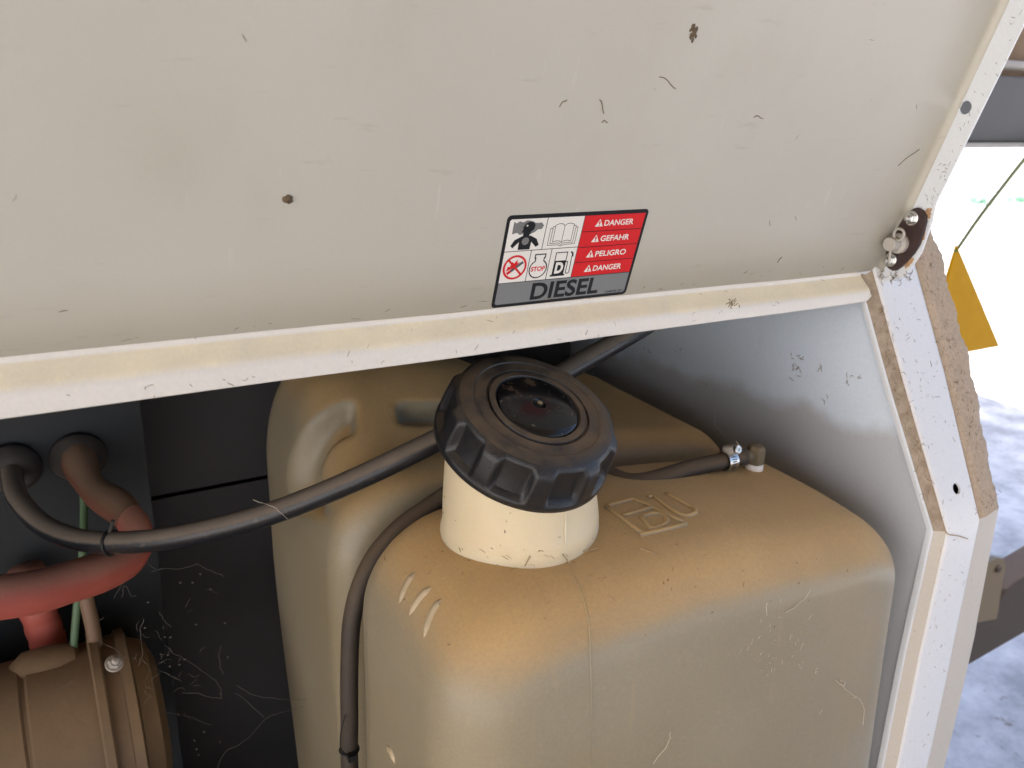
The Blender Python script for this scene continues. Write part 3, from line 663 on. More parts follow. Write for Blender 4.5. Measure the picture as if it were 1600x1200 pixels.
xl([(CR - 0.012, 0.009), (CR + 0.001, 0.011), (CR + 0.001, 0.022), (CR + 0.004, 0.023), (CR + 0.004, 0.030), (CR - 0.004, 0.032), (CR - 0.010, 0.044), (CR - 0.024, 0.050), (0.01, 0.052)], 'end_cover', 'canister', can)
xl([(0.004, -0.030), (0.014, -0.027), (0.021, -0.018), (0.022, -0.006), (0.022, 0.006), (0.019, 0.018), (0.010, 0.025), (0.003, 0.027)], 'inlet_boss', 'canister', can, cx=-0.024, dz=CR - 0.015, dy=0.012)
bolt('bolt', onY(178, 1037, 0.60) , (0.2, -0.6, 0.75), 0.0048, can, 'dullzinc')
# ================================================================== RAISED HOOD
hood = thing('raised_hood', 'raised white metal hood seen from inside with a folded bottom lip and warning label', 'hood', tuple(H(0.1, 0, 0)))
XH = 0.567; XLIP = 0.5485; LEFT = -1.1
us = [LEFT, -0.6, -0.2, 0.0, 0.15, 0.3, 0.42, 0.5, 0.53, XLIP]; prof = [(u, 0.0) for u in us]
RB = 0.0045
for k in range(0, 9):
    a = math.radians(90 * k / 8); prof.append((XH - RB + RB * math.sin(a), RB * (1 - math.cos(a))))
vs = [0.004] + [0.004 + 0.85 * k / 24 for k in range(1, 25)]
def fold(u): return -0.0012 - 0.0088 * max(0.0, min(u, 0.5485))       # the fold runs slightly out of square
vs[0] = 0.0028
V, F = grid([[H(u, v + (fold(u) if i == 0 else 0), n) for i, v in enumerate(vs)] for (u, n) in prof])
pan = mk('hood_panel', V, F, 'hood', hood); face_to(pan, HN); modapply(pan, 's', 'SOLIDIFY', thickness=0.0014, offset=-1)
# side flange with hole, from the rounded bend outwards, tab at its foot
fl = [(-0.0078, 0.0005), (-0.0095, 0.0085), (0.0030, 0.0228), (0.0247, 0.0262), (0.048, 0.0230), (0.060, 0.0195), (0.35, 0.0225), (0.854, 0.0225), (0.854, RB), (0.0042, RB), (0.0042, 0.0005)]
V, F = prism([H(XH, v, n) for (v, n) in fl], Vector((0.0015, 0, 0)))
sf = mk('side_flange', V, F, 'flange', hood, smooth=False)
q = onX(1508, 168, XH); cv, cf = lathe([(0.0044, -0.02), (0.0044, 0.02)], q, (1, 0, 0), 32); cut = mk('cutter', cv, cf, 'flange', smooth=False)
modapply(sf, 'h', 'BOOLEAN', operation='DIFFERENCE', object=cut, solver='EXACT'); bpy.data.objects.remove(cut, do_unlink=True)
bev(sf, 0.0005, 2)
# corner piece under the panel, right of the lip
V, F = prism([H(XLIP - 0.004, -0.0025, -0.0012), H(XH - 0.001, -0.0025, -0.0012), H(XH - 0.001, -0.0078, -0.0012), H(XLIP - 0.004, -0.004, -0.0012)], HN * 0.0012)
mk('corner_patch', V, F, 'flange', hood, smooth=False)
# bottom lip: bend, ledge, bend, return
R1, RET = 0.0028, 0.0199
lp = [(v_, n_) for (v_, n_) in arcprof([(R1, 0.0), (0.0, 0.0), (-0.0074, 0.0128), (-0.0190, 0.0163), (-0.0199, 0.0158), (-0.0190, 0.0115)], 0.0040, 8)]
LED = 0.0150
xs = [LEFT, -0.3, -0.15, 0, 0.1, 0.2, 0.3, 0.4, 0.46, 0.50, 0.525, 0.538, 0.5445, 0.5455, 0.5465, 0.5475, XLIP]
P = []
for (v, n) in lp:
    row = []
    for x in xs:
        vv = v
        if x > 0.5445 and v < -0.012: vv = v + 0.005 * ((x - 0.5445) / 0.004) ** 2      # rounded lower corner
        row.append(H(x, vv + fold(x) * (1 - sstep(0, RET, -vv)) + 0.0004 * math.sin(x * 23), n))
    P.append(row)
V, F = grid(P); lip = mk('bottom_lip', V, F, 'lip', hood); face_to(lip, HN + HW); modapply(lip, 's', 'SOLIDIFY', thickness=0.0012, offset=-1)
for p in lip.data.polygons: p.use_smooth = True
sharp(lip, 50)
# ------------------------------------------------------------------ hinge
def fx(px, py, x): return onX(px, py, x)
XP = XH - 0.0003
outl = [(1433, 324), (1441, 328), (1447, 337), (1447, 347), (1444, 358), (1436, 383), (1428, 396), (1417, 408), (1408, 417), (1400, 423), (1394, 423), (1388, 420), (1383, 414), (1382, 408), (1385, 385), (1396, 364), (1411, 341), (1420, 331), (1426, 326)]
V, F = prism([fx(a, b, XP - 0.0022) for a, b in outl], Vector((0.0022, 0, 0)))
hinge = mk('hinge_plate', V, F, 'rust', hood, smooth=False, label='dark rusted hinge plate with two nuts and a pin'); bev(hinge, 0.0006)
bolt('nut', fx(1425, 341, XP - 0.0022), (-1, -0.0, 0.0), 0.0040, hinge); bolt('nut', fx(1392, 406, XP - 0.0022), (-1, 0, 0), 0.0038, hinge)
pc = fx(1406, 380, XP - 0.0022)
V, F = lathe([(0.0075, 0), (0.0075, 0.003), (0.0062, 0.0045), (0.0052, 0.005), (0.0052, 0.012), (0.0046, 0.0128), (0.0005, 0.0130)], pc, (-1, 0, 0), 32); pin = sharp(mk('hinge_pin', V, F, 'dullzinc', hinge), 35)
rc = pc + Vector((-0.009, 0, 0)) + HW * 0.0085 + HN * 0.002
V, F = tube([rc + (HW * math.cos(a) + HN * math.sin(a)) * 0.0042 for a in [2 * math.pi * k / 24 for k in range(25)]], 0.0010, 8, False)
o0 = tube(cr([rc - HW * 0.0042, pc + Vector((-0.010, 0, 0)) - HW * 0.004 + HN * 0.002, pc + Vector((-0.0085, 0, 0)) - HW * 0.014 + HN * 0.0045], 6), 0.0010, 8, True, (V, F))
mk('split_pin', V, F, 'dullzinc', hinge)
# rust bloom and caked dirt round the plate: thin irregular flakes
def blot(cx, cy, rx, ry, n, seed, x, mat, name, parent, rot=0.0):
    rnd = random.Random(seed); pts = []
    for k in range(n):
        a = 2 * math.pi * k / n; rr = rnd.uniform(0.65, 1.15); dx, dy = rx * rr * math.cos(a), ry * rr * math.sin(a)
        pts.append(fx(cx + dx * math.cos(rot) - dy * math.sin(rot), cy + dx * math.sin(rot) + dy * math.cos(rot), x))
    V, F = prism(pts, Vector((-0.0002, 0, 0))); return mk(name, V, F, mat, parent, smooth=False)
blot(1449, 334, 7, 10, 22, 1, XH - 0.00012, 'orange', 'rust_bloom', hood, 0.5); blot(1442, 370, 3, 12, 20, 2, XH - 0.00012, 'orange', 'rust_bloom', hood, 0.3); blot(1420, 411, 4, 12, 20, 3, XH - 0.00012, 'orange', 'rust_bloom', hood, 0.7)
# ------------------------------------------------------------------ warning label (millimetres from its lower left corner)
LU, LV = 0.2290, -0.0002
def S(x, y, n): return H(LU + x / 1000, LV + y / 1000, n / 1000)
LBL = None
def flat(name, poly, n, mat, parent):
    V, F = prism([S(x, y, n) for x, y in poly], HN * 0.00006); return mk(name, V, F, mat, parent, smooth=False)
def rrect(x0, y0, x1, y1, r, k=6):
    out = []
    for cx, cy, a0 in ((x1 - r, y1 - r, 0), (x0 + r, y1 - r, 90), (x0 + r, y0 + r, 180), (x1 - r, y0 + r, 270)):
        for i in range(k + 1): a = math.radians(a0 + 90 * i / k); out.append((cx + r * math.cos(a), cy + r * math.sin(a)))
    return out
V, F = prism([S(x, y, 0.05) for x, y in rrect(0, 0, 96, 57.4, 2.6)], HN * 0.00013)
LBL = mk('warning_label', V, F, 'ink_black', hood, smooth=False, label='diesel danger label in red, white, grey and black')
W_ = 0.45   # rule width
xL, xR, yB, yT = 2.0, 94.0, 2.0, 55.0; yG = 15.6; yM = 35.4; xRed = 51.0
E1, E2, E3, E4 = 0.22, 0.30, 0.38, 0.46
flat('white_field', [(xL, yM + W_), (25.8, yM + W_), (25.8, yT), (xL + 1, yT), (xL, yT - 1)], E1, 'ink_white', LBL)
flat('white_field', [(26.3, yM + W_), (xRed - W_, yM + W_), (xRed - W_, yT), (26.3, yT)], E1, 'ink_white', LBL)
flat('white_field', [(xL, yG + W_), (19.2, yG + W_), (19.2, yM), (xL, yM)], E1, 'ink_white', LBL)
flat('white_field', [(19.7, yG + W_), (32.9, yG + W_), (32.9, yM), (19.7, yM)], E1, 'ink_white', LBL)
flat('white_field', [(33.4, yG + W_), (xRed - W_, yG + W_), (xRed - W_, yM), (33.4, yM)], E1, 'ink_white', LBL)
flat('grey_field', [(xL + 1, yB), (xR - 1, yB), (xR, yB + 1), (xR, yG), (xL, yG), (xL, yB + 1)], E1, 'ink_grey', LBL)
ry = [yG + W_, 25.5, 35.3, 45.2, yT]
for k in range(4): flat('red_field', [(xRed, ry[k]), (xR, ry[k]), (xR, ry[k + 1] - (W_ if k < 3 else 0)), (xRed, ry[k + 1] - (W_ if k < 3 else 0))], E1, 'ink_red', LBL)
def lettering(txt, x0, y0, x1, y1, n, mat, bold=0.03, name='lettering'):
    cu = bpy.data.curves.new('t', 'FONT'); cu.body = txt; cu.size = 1.0; cu.offset = bold; cu.resolution_u = 4
    o = bpy.data.objects.new('t', cu); COL.objects.link(o); bpy.context.view_layer.update()
    me = bpy.data.meshes.new_from_object(o.evaluated_get(bpy.context.evaluated_depsgraph_get()))
    bpy.data.objects.remove(o, do_unlink=True); bpy.data.curves.remove(cu)
    xs_ = [v.co.x for v in me.vertices]; ys_ = [v.co.y for v in me.vertices]
    ax_, bx_, ay_, by_ = min(xs_), max(xs_), min(ys_), max(ys_)
    for v in me.vertices:
        v.co = S(x0 + (v.co.x - ax_) / (bx_ - ax_) * (x1 - x0), y0 + (v.co.y - ay_) / (by_ - ay_) * (y1 - y0), n)
    me.materials.clear(); me.materials.append(M[mat]); me.name = name
    ob = bpy.data.objects.new(name, me); COL.objects.link(ob); attach(ob, LBL); return ob
def ribbon(name, pts, wd, n, mat, closed=False):
    """flat stroke of constant width with mitred joints"""
    pts = [Vector(p) for p in pts]; m = len(pts); V = []; F = []
    for i in range(m):
        a = pts[(i - 1) % m] if (closed or i > 0) else pts[i] * 2 - pts[i + 1]
        b = pts[(i + 1) % m] if (closed or i < m - 1) else pts[i] * 2 - pts[i - 1]
        d1 = (pts[i] - a).normalized(); d2 = (b - pts[i]).normalized(); t = (d1 + d2)
        t = t.normalized() if t.length > 1e-6 else d1
        nn = Vector((-t.y, t.x)); k = wd / 2 / max(0.35, abs(nn.dot(Vector((-d1.y, d1.x)))))
        V += [S(*(pts[i] + nn * k), n), S(*(pts[i] - nn * k), n)]
    for i in range(m if closed else m - 1):
        j = (i + 1) % m; F.append((2 * i, 2 * i + 1, 2 * j + 1, 2 * j))
    return mk(name, V, F, mat, LBL, smooth=False)
def circ(cx, cy, r, k=40, a0=0, a1=360): return [(cx + r * math.cos(math.radians(a0 + (a1 - a0) * i / k)), cy + r * math.sin(math.radians(a0 + (a1 - a0) * i / k))) for i in range(k + (0 if a1 - a0 == 360 else 1))]
for k, (wd_, xa, xb) in enumerate((('DANGER', 65.6, 86.4), ('PELIGRO', 64.6, 87.0), ('GEFAHR', 65.6, 86.4), ('DANGER', 65.6, 86.6))):
    yc = (ry[k] + ry[k + 1]) / 2 - 0.2
    lettering(wd_, xa, yc - 1.85, xb, yc + 1.85, E2, 'ink_white', 0.022)
    xt = xa - 3.6
    flat('warning_triangle', [(xt - 2.7, yc - 2.0), (xt + 2.7, yc - 2.0), (xt, yc + 2.7)], E2, 'ink_white', LBL)
    flat('triangle_mark', [(xt - 0.32, yc - 0.55), (xt + 0.32, yc - 0.55), (xt + 0.62, yc + 0.95), (xt, yc + 1.5), (xt - 0.62, yc + 0.95)], E3, 'ink_red', LBL)
    flat('triangle_mark', circ(xt, yc - 1.2, 0.42, 12), E3, 'ink_red', LBL)
lettering('DIESEL', 25.0, 2.9, 73.2, 14.3, E2, 'ink_black', 0.028)
lettering('104848-001', 79.2, 2.5, 92.6, 4.1, E2, 'ink_black', 0.012, 'part_number')
# fumes pictogram
flat('fume_cloud', [(4.6, 46.2), (4.6, 53.6), (6.4, 52.6), (8.2, 53.8), (10.5, 53.0), (13, 54.2), (16.5, 53.4), (19, 52.2), (22.5, 52.4), (24.3, 50.6), (23.3, 48.4), (20.8, 48.4), (18.6, 46.6), (15.0, 45.2), (12.4, 46.4), (9.6, 45.6), (7.6, 47.0)], E2, 'ink_half', LBL)
flat('head_shape', [(11.6, 45.4), (12.0, 47.0), (11.0, 46.8), (10.6, 47.8), (11.4, 48.6), (11.0, 50.0), (12.4, 52.2), (14.6, 53.4), (17.0, 53.0), (18.5, 51.2), (18.3, 48.8), (16.6, 47.2), (15.8, 45.0), (16.2, 43.8), (12.6, 44.0)], E3, 'ink_black', LBL)
flat('eye_mark', circ(13.4, 51.0, 0.55, 12), E4, 'ink_white', LBL)
flat('body_shape', [(5.0, 39.2), (7.0, 42.6), (11.6, 44.8), (17.0, 44.8), (21.2, 42.6), (23.4, 38.8), (21.6, 37.6), (18.0, 41.0), (17.8, 36.4), (10.2, 36.4), (10.0, 41.2), (6.4, 37.6)], E2 + 0.01, 'ink_black', LBL)
flat('chest_mark', circ(14.0, 41.6, 2.3, 24), E4, 'ink_half', LBL)
# book
lw = 0.36
cx = 38.4
def page(s, dx=0, dy=0):
    return [(cx, 49.6), (cx + s * 1.6, 50.9), (cx + s * 4.0, 51.0), (cx + s * 6.2, 50.2), (cx + s * 6.2, 40.0), (cx + s * 3.6, 40.5), (cx + s * 1.4, 40.2), (cx, 39.2)]
for s in (-1, 1):
    ribbon('book_line', page(s), lw, E2, 'ink_black', True)
    ribbon('book_line', [(cx + s * 6.4, 49.4), (cx + s * 7.7, 49.4), (cx + s * 7.7, 39.0), (cx + s * 2.2, 39.1), (cx, 38.0)], lw, E2, 'ink_black')
    ribbon('book_line', [(cx + s * 7.9, 48.4), (cx + s * 9.2, 48.4), (cx + s * 9.2, 38.0), (cx + s * 2.4, 37.9), (cx, 37.0)], lw, E2, 'ink_black')
# no open flame
cx_, cy_ = 10.5, 25.6
ribbon('match_stick', [(cx_ - 3.6, cy_ - 3.4), (cx_ + 5.0, cy_ + 3.0)], 1.7, E2, 'ink_mid')
ribbon('match_head', [(cx_ - 4.4, cy_ - 3.9), (cx_ - 2.2, cy_ - 2.3)], 1.9, E2 + 0.02, 'ink_red')
flat('flame_shape', [(cx_ - 5.2, cy_ - 2.2), (cx_ - 4.6, cy_ + 0.8), (cx_ - 3.2, cy_ + 0.4), (cx_ - 2.2, cy_ + 3.6), (cx_ - 0.8, cy_ + 2.4), (cx_ + 1.0, cy_ + 5.0), (cx_ + 1.2, cy_ + 2.6), (cx_ + 3.0, cy_ + 3.2), (cx_ + 0.8, cy_ + 0.8), (cx_ - 1.2, cy_ - 0.6), (cx_ - 3.0, cy_ - 1.2)], E3, 'ink_red', LBL)
ribbon('ban_ring', circ(cx_, cy_, 7.0, 48), 1.25, E4, 'ink_red', True)
ribbon('ban_bar', [(cx_ - 4.8, cy_ + 4.8), (cx_ + 4.8, cy_ - 4.8)], 1.2, E4, 'ink_red')
# engine stop
ex, ey = 26.3, 23.4
arc = circ(ex, ey, 5.7, 40, 120, 420)
ribbon('engine_line', arc + [(ex + 2.85, ey + 7.0), (ex + 3.4, ey + 7.0), (ex + 3.4, ey + 9.2), (ex - 3.4, ey + 9.2), (ex - 3.4, ey + 7.0), (ex - 2.85, ey + 7.0)], 0.75, E2, 'ink_black', True)
lettering('STOP', ex - 4.7, ey - 1.5, ex + 4.7, ey + 1.6, E3, 'ink_red', 0.03)
# pump with D
flat('pump_body', [(35.6, 17.5), (45.6, 17.5), (45.6, 18.6), (44.7, 18.6), (44.7, 27.6), (36.6, 27.6), (36.6, 18.6), (35.6, 18.6)], E2, 'ink_black', LBL)
ribbon('pump_line', [(36.8, 27.4), (36.8, 32.8), (44.5, 32.8), (44.5, 27.4)], 0.6, E2, 'ink_black')
lettering('D', 38.0, 19.3, 43.6, 26.6, E3, 'ink_white', 0.05)
ribbon('pump_line', [(44.6, 26.6), (46.0, 26.6), (46.0, 20.0), (46.4, 18.9), (47.4, 18.7), (48.3, 19.4), (48.4, 21.0), (48.0, 29.6), (48.2, 31.0), (47.4, 32.6), (46.6, 33.0)], 0.55, E2, 'ink_black')
ribbon('pump_line', [(47.0, 32.8), (48.2, 31.8), (48.6, 29.6)], 1.0, E2 + 0.02, 'ink_black')
# ------------------------------------------------------------------ dirt on the hood
def dab(name, px, py, r, seed, h=0.0012, mat='mud', el=1.0):
    rnd = random.Random(seed); u, v = onHood(px, py); rows = []
    for i in range(5):
        s = i / 4; rows.append([H(u + r * s * math.cos(a) * rnd.uniform(.8, 1.2), v + el * r * s * math.sin(a) * rnd.uniform(.8, 1.2), h * (1 - s * s) * rnd.uniform(.7, 1.3) + 0.00005) for a in [2 * math.pi * k / 14 for k in range(14)]])
    V = [p for q in rows for p in q]; F = []
    for i in range(4):
        for k in range(14): F.append((i * 14 + k, i * 14 + (k + 1) % 14, (i + 1) * 14 + (k + 1) % 14, (i + 1) * 14 + k))
    return mk(name, V, F, mat, hood)
dab('mud_dab', 450, 311, 0.0024, 3, 0.0022)
for (dx, dy, r, s) in ((0, -6, .0013, 1), (2, 2, .0016, 2), (-3, 8, .0012, 4), (5, -2, .001, 5), (-1, 15, .0009, 6), (4, 9, .0008, 8), (-4, -1, .0007, 9)): dab('mud_dab', 1083 + dx, 48 + dy, r, s, 0.0006, el=1.5)
# ================================================================== SMALL DEBRIS (uncountable): dry grass bits, chaff, cobwebs
rd = random.Random(21)
def strand(base, p, d1, d2, ln, r, curl=0.6, n=5):
    """short curled fibre lying in the plane of d1, d2"""
    a = rd.uniform(0, 2 * math.pi); pts = []; q = Vector(p)
    for i in range(n):
        pts.append(q.copy()); a += rd.uniform(-curl, curl); q = q + (d1 * math.cos(a) + d2 * math.sin(a)) * (ln / (n - 1))
    tube(pts, [r * (0.5 if i in (0, n - 1) else 1) for i in range(n)], 4, False, base)
B = ([], [])
X_ = Vector((1, 0, 0))
for k in range(14):                                     # panel
    u, v = rd.uniform(0.0, 0.55), rd.uniform(0.004, 0.20)
    strand(B, H(u, v, 0.0003), X_, HW, rd.uniform(0.0015, 0.005), rd.uniform(0.00008, 0.00016))
for k in range(30):                                     # crease above the lip
    u = rd.uniform(0.0, 0.54); strand(B, H(u, rd.uniform(0.001, 0.006), 0.0015), X_, HW * 0.4 + HN * 0.2, rd.uniform(0.002, 0.007), rd.uniform(0.00008, 0.00014), 0.4)
for k in range(34):                                     # ledge and return
    u = rd.uniform(0.0, 0.54)
    if rd.random() < 0.3: strand(B, H(u, -0.0008 - 0.0058 * 0.5 + 0.0004, 0.0066), X_, HN * 0.866 - HW * 0.5, rd.uniform(0.0015, 0.005), rd.uniform(0.00008, 0.00015))
    else: strand(B, (lambda t_: H(u, -0.0080 - 0.0105 * t_, 0.0134 + 0.0029 * t_))(rd.random()), X_, HW * 0.958 - HN * 0.287, rd.uniform(0.001, 0.0055), rd.uniform(0.00008, 0.00016), 0.9)
for (px, py, a, L) in ((1043, 128, -0.35, 0.014), (1420, 245, 0.7, 0.02), (1185, 183, 0.05, 0.008), (1218, 405, 1.2, 0.006), (880, 160, 0.9, 0.006), (940, 165, -0.9, 0.008), (945, 190, 0.3, 0.004)):
    u, v = onHood(px, py); d = X_ * math.cos(a) + HW * math.sin(a)
    path = cr([H(u, v, 0.0003) + d * (t - 0.5) * L + HW * 0.001 * math.sin(t * 5) for t in (0, .25, .5, .75, 1)], 4); tube(path, 0.00022, 5, False, B)
for k in range(14):                                     # dead insect / grass knot on the lip
    u, v = onHood(1146, 473); strand(B, Vector(onY(1146 + rd.uniform(-9, 9), 473 + rd.uniform(-4, 4), 0.3955)), X_, HW, rd.uniform(0.002, 0.005), 0.0003, 1.2)
for k in range(50):                                     # side flange and hinge foot
    v = rd.uniform(-0.005, 0.19); strand(B, H(XH - 0.0004, v, rd.uniform(0.010, 0.020)), HW, HN, rd.uniform(0.001, 0.004), rd.uniform(0.00008, 0.00016), 0.9)
for k in range(40):
    strand(B, fx(rd.uniform(1366, 1425), rd.uniform(425, 440), XH - 0.0015 - rd.uniform(0, .004)), HW, HN, rd.uniform(0.002, 0.006), 0.00022, 1.1)
for k in range(55):                                     # frame
    t = rd.random(); i = 1 if t < 0.5 else 2; s = rd.random(); y0, z0 = EDGE[i]; y1, z1 = EDGE[i + 1]
    p = Vector((rd.uniform(0.562, 0.602), y0 + (y1 - y0) * s - 0.0084, z0 + (z1 - z0) * s)); tdir = Vector((0, y1 - y0, z1 - z0)).normalized()
    strand(B, p, X_, tdir, rd.uniform(0.001, 0.0055), rd.uniform(0.00008, 0.00018), 0.9)
for k in range(120):                                    # dusty inner return of the frame
    s = rd.random() ** 0.7; y0, z0 = EDGE[2]; y1, z1 = EDGE[3]
    p = Vector((rd.uniform(0.550, 0.562), y0 + (y1 - y0) * s - rd.uniform(0.003, 0.008), z0 + (z1 - z0) * s)); tdir = Vector((0, y1 - y0, z1 - z0)).normalized()
    strand(B, p, X_ + Vector((0, -0.3, 0)), tdir + Vector((0, -0.3, 0.2)), rd.uniform(0.0015, 0.007), rd.uniform(0.0001, 0.0002), 0.9)
for k in range(150):                                    # foam seal fuzz
    s = rd.uniform(0.02, 0.75); p = a0 + (a1 - a0) * s + Vector((rd.uniform(0.609, 0.634), -0.003, 0)) + Vector((0, -0.871, 0.491)) * rd.uniform(0.0035, 0.0046)
    strand(B, p, X_, (a1 - a0).normalized(), rd.uniform(0.001, 0.004), rd.uniform(0.00012, 0.00022), 1.2)
for (px, py) in ((1100, 600), (1240, 555), (1245, 575), (1255, 560), (1240, 590), (1325, 592), (1335, 590), (1280, 580), (1060, 550), (1010, 548), (1290, 625), (1240, 570), (1250, 573)):
    for q in range(3): strand(B, onX(px + rd.uniform(-5, 5), py + rd.uniform(-3, 3), XE - 0.0004), Vector((0, 1, 0)), Vector((0, 0, 1)), rd.uniform(0.002, 0.006), 0.00022, 0.9)
for k in range(46):                                     # tank shoulder, dark specks
    q, nn = hitn(rd.uniform(600, 1380), rd.uniform(800, 1010))
    if q is None: continue
    tx = nn.cross(Vector((0.3, 0.9, 0.1))).normalized(); strand(B, q + nn * 0.0002, tx, nn.cross(tx), rd.uniform(0.0006, 0.0022), rd.uniform(0.00012, 0.0003), 0.6, 4)
tag(mk('dry_grass_bits', B[0], B[1], 'straw'), 'fine dark dry grass bits stuck to the white paint and tank', 'debris', kind='stuff')
C = ([], [])
for k in range(80):                                     # pale chaff on the tank, thickest round the neck foot
    if rd.random() < 0.6: px, py = rd.uniform(660, 980), rd.uniform(855, 905)
    else: px, py = rd.uniform(600, 1380), rd.uniform(740, 1000)
    q, nn = hitn(px, py)
    if q is None: continue
    tx = nn.cross(Vector((0.3, 0.9, 0.1))).normalized(); strand(C, q + nn * 0.0003, tx, nn.cross(tx), rd.uniform(0.0008, 0.005), rd.uniform(0.0001, 0.00026), 0.4, 4)
for (p1, p2) in (((878, 865), (890, 882)), ((828, 868), (820, 884)), ((910, 862), (935, 858)), ((1000, 858), (1030, 868))):
    a, b = hitn(*p1, 0.0006)[0], hitn(*p2, 0.0006)[0]; tube([a, (a + b) / 2, b], 0.0004, 5, False, C)
tube(cr([onX(1498, 810, 0.59), onY(1478, 832, 0.316), onY(1500, 838, 0.313), onY(1512, 842, 0.313)], 5), 0.0004, 5, False, C)
tag(mk('pale_chaff', C[0], C[1], 'strawp'), 'pale straw chaff scattered round the filler neck on the tank', 'debris', kind='stuff')
# cobwebs
Wb = ([], [])
def web(pts, r=0.00012):
    path = cr([Vector(p) for p in pts], 4)
    path = [p + Vector((rd.uniform(-1, 1), rd.uniform(-1, 1), rd.uniform(-1, 1))) * 0.0006 for p in path]; tube(path, r, 4, False, Wb)
Yw = 0.60
for ln in ([(150, 1002), (178, 1014), (195, 1026), (212, 1030)], [(258, 1008), (275, 1022), (297, 1036), (325, 1055), (343, 1072), (345, 1090)],
           [(285, 1083), (310, 1084), (330, 1090), (345, 1092)], [(248, 957), (258, 970), (267, 981)], [(225, 967), (219, 990), (222, 1020), (215, 1040)],
           [(190, 933), (195, 915), (205, 930), (213, 932)], [(178, 935), (188, 918), (196, 908)], [(370, 1071), (395, 1086), (425, 1091), (470, 1094), (510, 1089)],
           [(368, 1083), (395, 1105), (412, 1121)], [(475, 1103), (445, 1112), (418, 1122), (395, 1145), (375, 1163), (352, 1175), (340, 1200)],
           [(186, 1101), (215, 1102), (250, 1112), (290, 1118), (330, 1133)], [(240, 1040), (255, 1050), (272, 1058), (282, 1065)], [(220, 1030), (232, 1042), (228, 1060), (210, 1075), (205, 1090)],
           [(240, 1075), (238, 1062), (250, 1052)], [(235, 895), (255, 888), (280, 889), (305, 882)], [(305, 880), (330, 893), (350, 900)], [(245, 890), (230, 880)], [(345, 1010), (342, 1030), (348, 1055)]):
    web([onY(px, py, Yw + rd.uniform(-0.01, 0.01)) for px, py in ln])
for k in range(34):
    px, py = 200 + rd.gauss(40, 55), 1040 + rd.gauss(0, 55); p = onY(px, py, Yw + rd.uniform(-.02, .02)); strand(Wb, p, X_, Vector((0, 0, 1)), rd.uniform(0.003, 0.014), 0.00011, 0.8, 5)
for k in range(26): strand(Wb, onY(rd.uniform(190, 360), rd.uniform(890, 1180), Yw), X_, Vector((0, 0, 1)), 0.0016, 0.0005, 0.5, 3)
tag(mk('cobwebs', Wb[0], Wb[1], 'web'), 'torn grey cobwebs strung across the dark engine bay', 'cobweb', kind='stuff')
Wb = ([], [])
# web on the tank front
for ln in ([(1302, 1060), (1325, 1080), (1345, 1098), (1347, 1130)], [(1310, 1062), (1318, 1064), (1314, 1070)], [(1194, 960), (1194, 945), (1195, 942)], [(1225, 955), (1248, 940), (1265, 918)], [(1045, 1142), (1040, 1160), (1020, 1190)], [(1275, 1045), (1272, 1050), (1274, 1040)], [(1345, 1098), (1340, 1090), (1330, 1088)]):
    q = [hitn(px, py, 0.0015)[0] for px, py in ln]; q = [p for p in q if p is not None]
    if len(q) > 1: web(q, 0.00022)
for k in range(34):
    q, nn = hitn(1215 + rd.gauss(0, 25), 1010 + rd.gauss(0, 30), 0.0004)
    if q is not None: strand(Wb, q, X_, Vector((0, 0, 1)), rd.uniform(0.002, 0.006), 0.00015, 1.0, 5)
web([onY(1118, 640, 0.50), onY(1118, 665, 0.47), onY(1136, 685, 0.435)]); web([onY(1150, 690, 0.43), onY(1168, 710, 0.425), onY(1178, 745, 0.42)], 0.0004)
web([onY(395, 780, 0.497), onY(430, 795, 0.492), onY(450, 810, 0.485)], 0.00016)
tag(mk('web_threads', Wb[0], Wb[1], 'palewebs'), 'pale web threads clinging to the tank front and hoses', 'cobweb', kind='stuff')
# ================================================================== WHAT SHOWS BEYOND THE FRAME
def along(px, py, y): return onY(px, py, y)
# horizontal steel beam with pipe and board above it, all carried by a post outside the picture
bm_ = thing('steel_beam', 'grey painted steel beam running level beyond the cabinet', 'beam', (2.3, 1.6, -1.25))
pa = along(1560, 165, 1.25)
zt_, zb_ = along(1560, 118, 1.25).z, along(1560, 222, 1.25).z
V, F = boxv((1.2, 1.25, zb_), (3.4, 1.31, zt_)); bev(mk('beam_web', V, F, 'steel', bm_, smooth=False), 0.004)
V, F = boxv((1.2, 1.235, zb_ - 0.012), (3.4, 1.325, zb_ - 0.001)); mk('beam_foot', V, F, 'galv', bm_, smooth=False)
V, F = boxv((3.3, 1.26, -1.25), (3.36, 1.30, zb_ - 0.012)); mk('beam_post', V, F, 'steel', bm_, smooth=False)
zp = along(1585, 105, 1.28).z
V, F = tube([Vector((1.2, 1.285, zp + 0.004)), Vector((3.4, 1.285, zp + 0.004))], 0.011, 16); tag(mk('pipe', V, F, 'galv'), 'weathered round pipe lying on top of the steel beam', 'pipe')
zq = along(1590, 85, 1.35).z
V, F = boxv((1.2, 1.33, zp - 0.02), (3.4, 1.37, zq + 0.10)); tag(mk('timber_board', V, F, 'timber', smooth=False), 'brown timber board behind the pipe and steel beam', 'board')
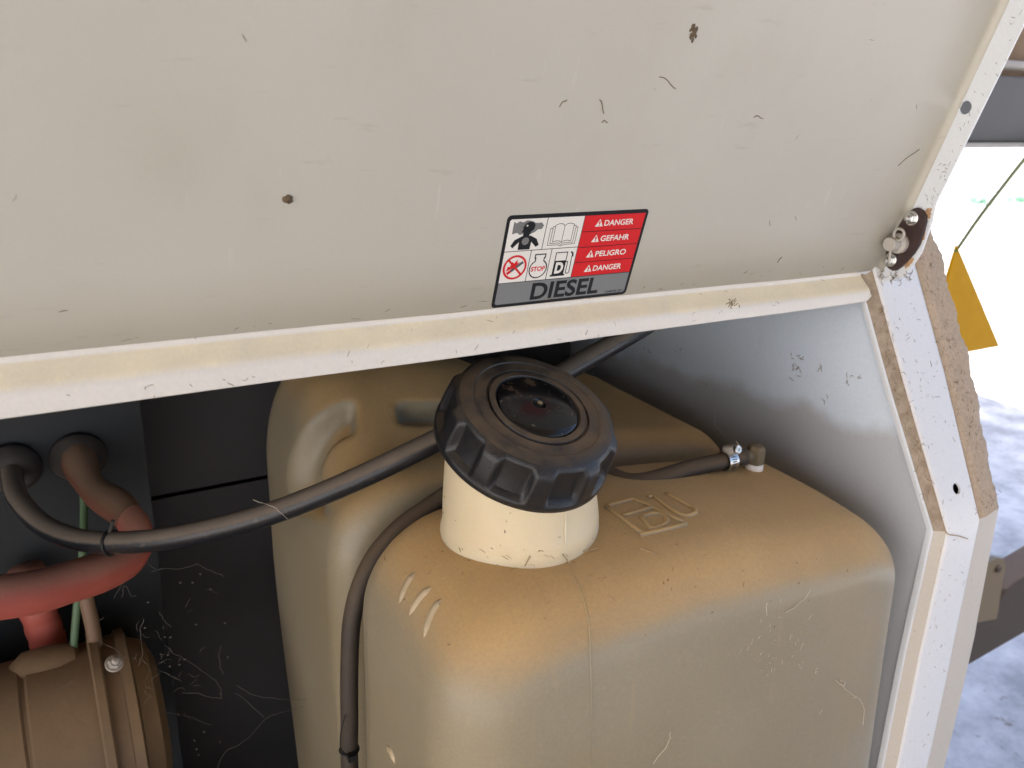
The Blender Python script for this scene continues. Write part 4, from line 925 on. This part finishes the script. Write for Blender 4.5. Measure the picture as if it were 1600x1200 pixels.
# yellow sheet hanging on an olive cord
ys = 0.66
pl = [along(1496, 384, ys), along(1562, 541, ys), along(1500, 553, ys), along(1470, 470, ys)]
V, F = prism(pl, Vector((0.0, 0.004, 0))); tag(bev(mk('yellow_sheet', V, F, 'yellow', smooth=False), 0.001), 'yellow pointed plastic sheet hanging behind the frame', 'sheet')
path = cr([along(1494, 392, ys - 0.002), along(1530, 340, ys + 0.15), along(1572, 285, ys + 0.35), along(1600, 250, ys + 0.50), along(1640, 205, 1.245)], 6)
V, F = tube(path, [0.0022 + 0.004 * i / len(path) for i in range(len(path))], 8); tag(mk('olive_cord', V, F, 'cord'), 'taut olive green cord from the beam to the yellow sheet', 'cord')
# rusty drawbar and upright bracket low outside
db = thing('drawbar', 'rust brown steel drawbar sloping up beside the pale ground', 'drawbar', tuple(along(1530, 1000, 0.62)))
yb = 0.62
pl = [along(1440, 1075, yb), along(1515, 1040, yb), along(1610, 985, yb), along(1680, 935, yb), along(1680, 850, yb), along(1610, 893, yb), along(1572, 920, yb), along(1548, 962, yb), along(1440, 1000, yb)]
V, F = prism(pl, Vector((0, 0.05, 0))); bev(mk('bar_body', V, F, 'rusty', db, smooth=False), 0.006, 3)
pl = [along(1536, 948, yb - 0.012), along(1558, 946, yb - 0.012), along(1565, 955, yb - 0.012), along(1562, 972, yb - 0.012), along(1500, 1000, yb - 0.012), along(1500, 968, yb - 0.012)]
V, F = prism(pl, Vector((0, 0.014, 0))); bev(mk('bar_lug', V, F, 'rusty', db, smooth=False), 0.004, 2)
pl = [along(1520, 975, yb - 0.016), along(1558, 968, yb - 0.016), along(1572, 884, yb - 0.016), along(1568, 873, yb - 0.016), along(1558, 872, yb - 0.016), along(1535, 885, yb - 0.016)]
V, F = prism(pl, Vector((0, 0.010, 0))); br = mk('upright_bracket', V, F, 'bracket', db, smooth=False); bev(br, 0.002)
V, F = lathe([(0.006, 0), (0.006, 0.004), (0.0035, 0.005), (0.001, 0.005)], along(1558, 888, yb - 0.016), (0, -1, 0), 20); mk('bracket_bolt', V, F, 'rusty', br)

# two low weeds far across the yard
for (px, py, sd_, wl) in ((1527, 318, 1, 'low blue green weed tuft on the bright ground by the frame'), (1592, 316, 2, 'low blue green weed tuft on the bright ground under the olive cord')):
    rw = random.Random(sd_); c = onZ(px, py, -1.25); V, F = [], []
    for k in range(60):
        a = rw.uniform(0, 6.28); r = rw.uniform(0, 0.22); b_ = c + Vector((math.cos(a) * r, math.sin(a) * r, 0)); h_ = rw.uniform(0.05, 0.13); ln = Vector((rw.uniform(-.08, .08), rw.uniform(-.08, .08), h_)); wv = Vector((math.sin(a), -math.cos(a), 0)) * 0.012
        n0 = len(V); V += [b_ - wv, b_ + wv, b_ + ln * 0.6 + wv * 0.7, b_ + ln, b_ + ln * 0.6 - wv * 0.7]; F.append((n0, n0 + 1, n0 + 2, n0 + 3, n0 + 4))
    t = thing('weed', wl, 'weed', tuple(c), 'weeds on the bright ground'); mk('leaves', V, F, 'weed', t, smooth=False)
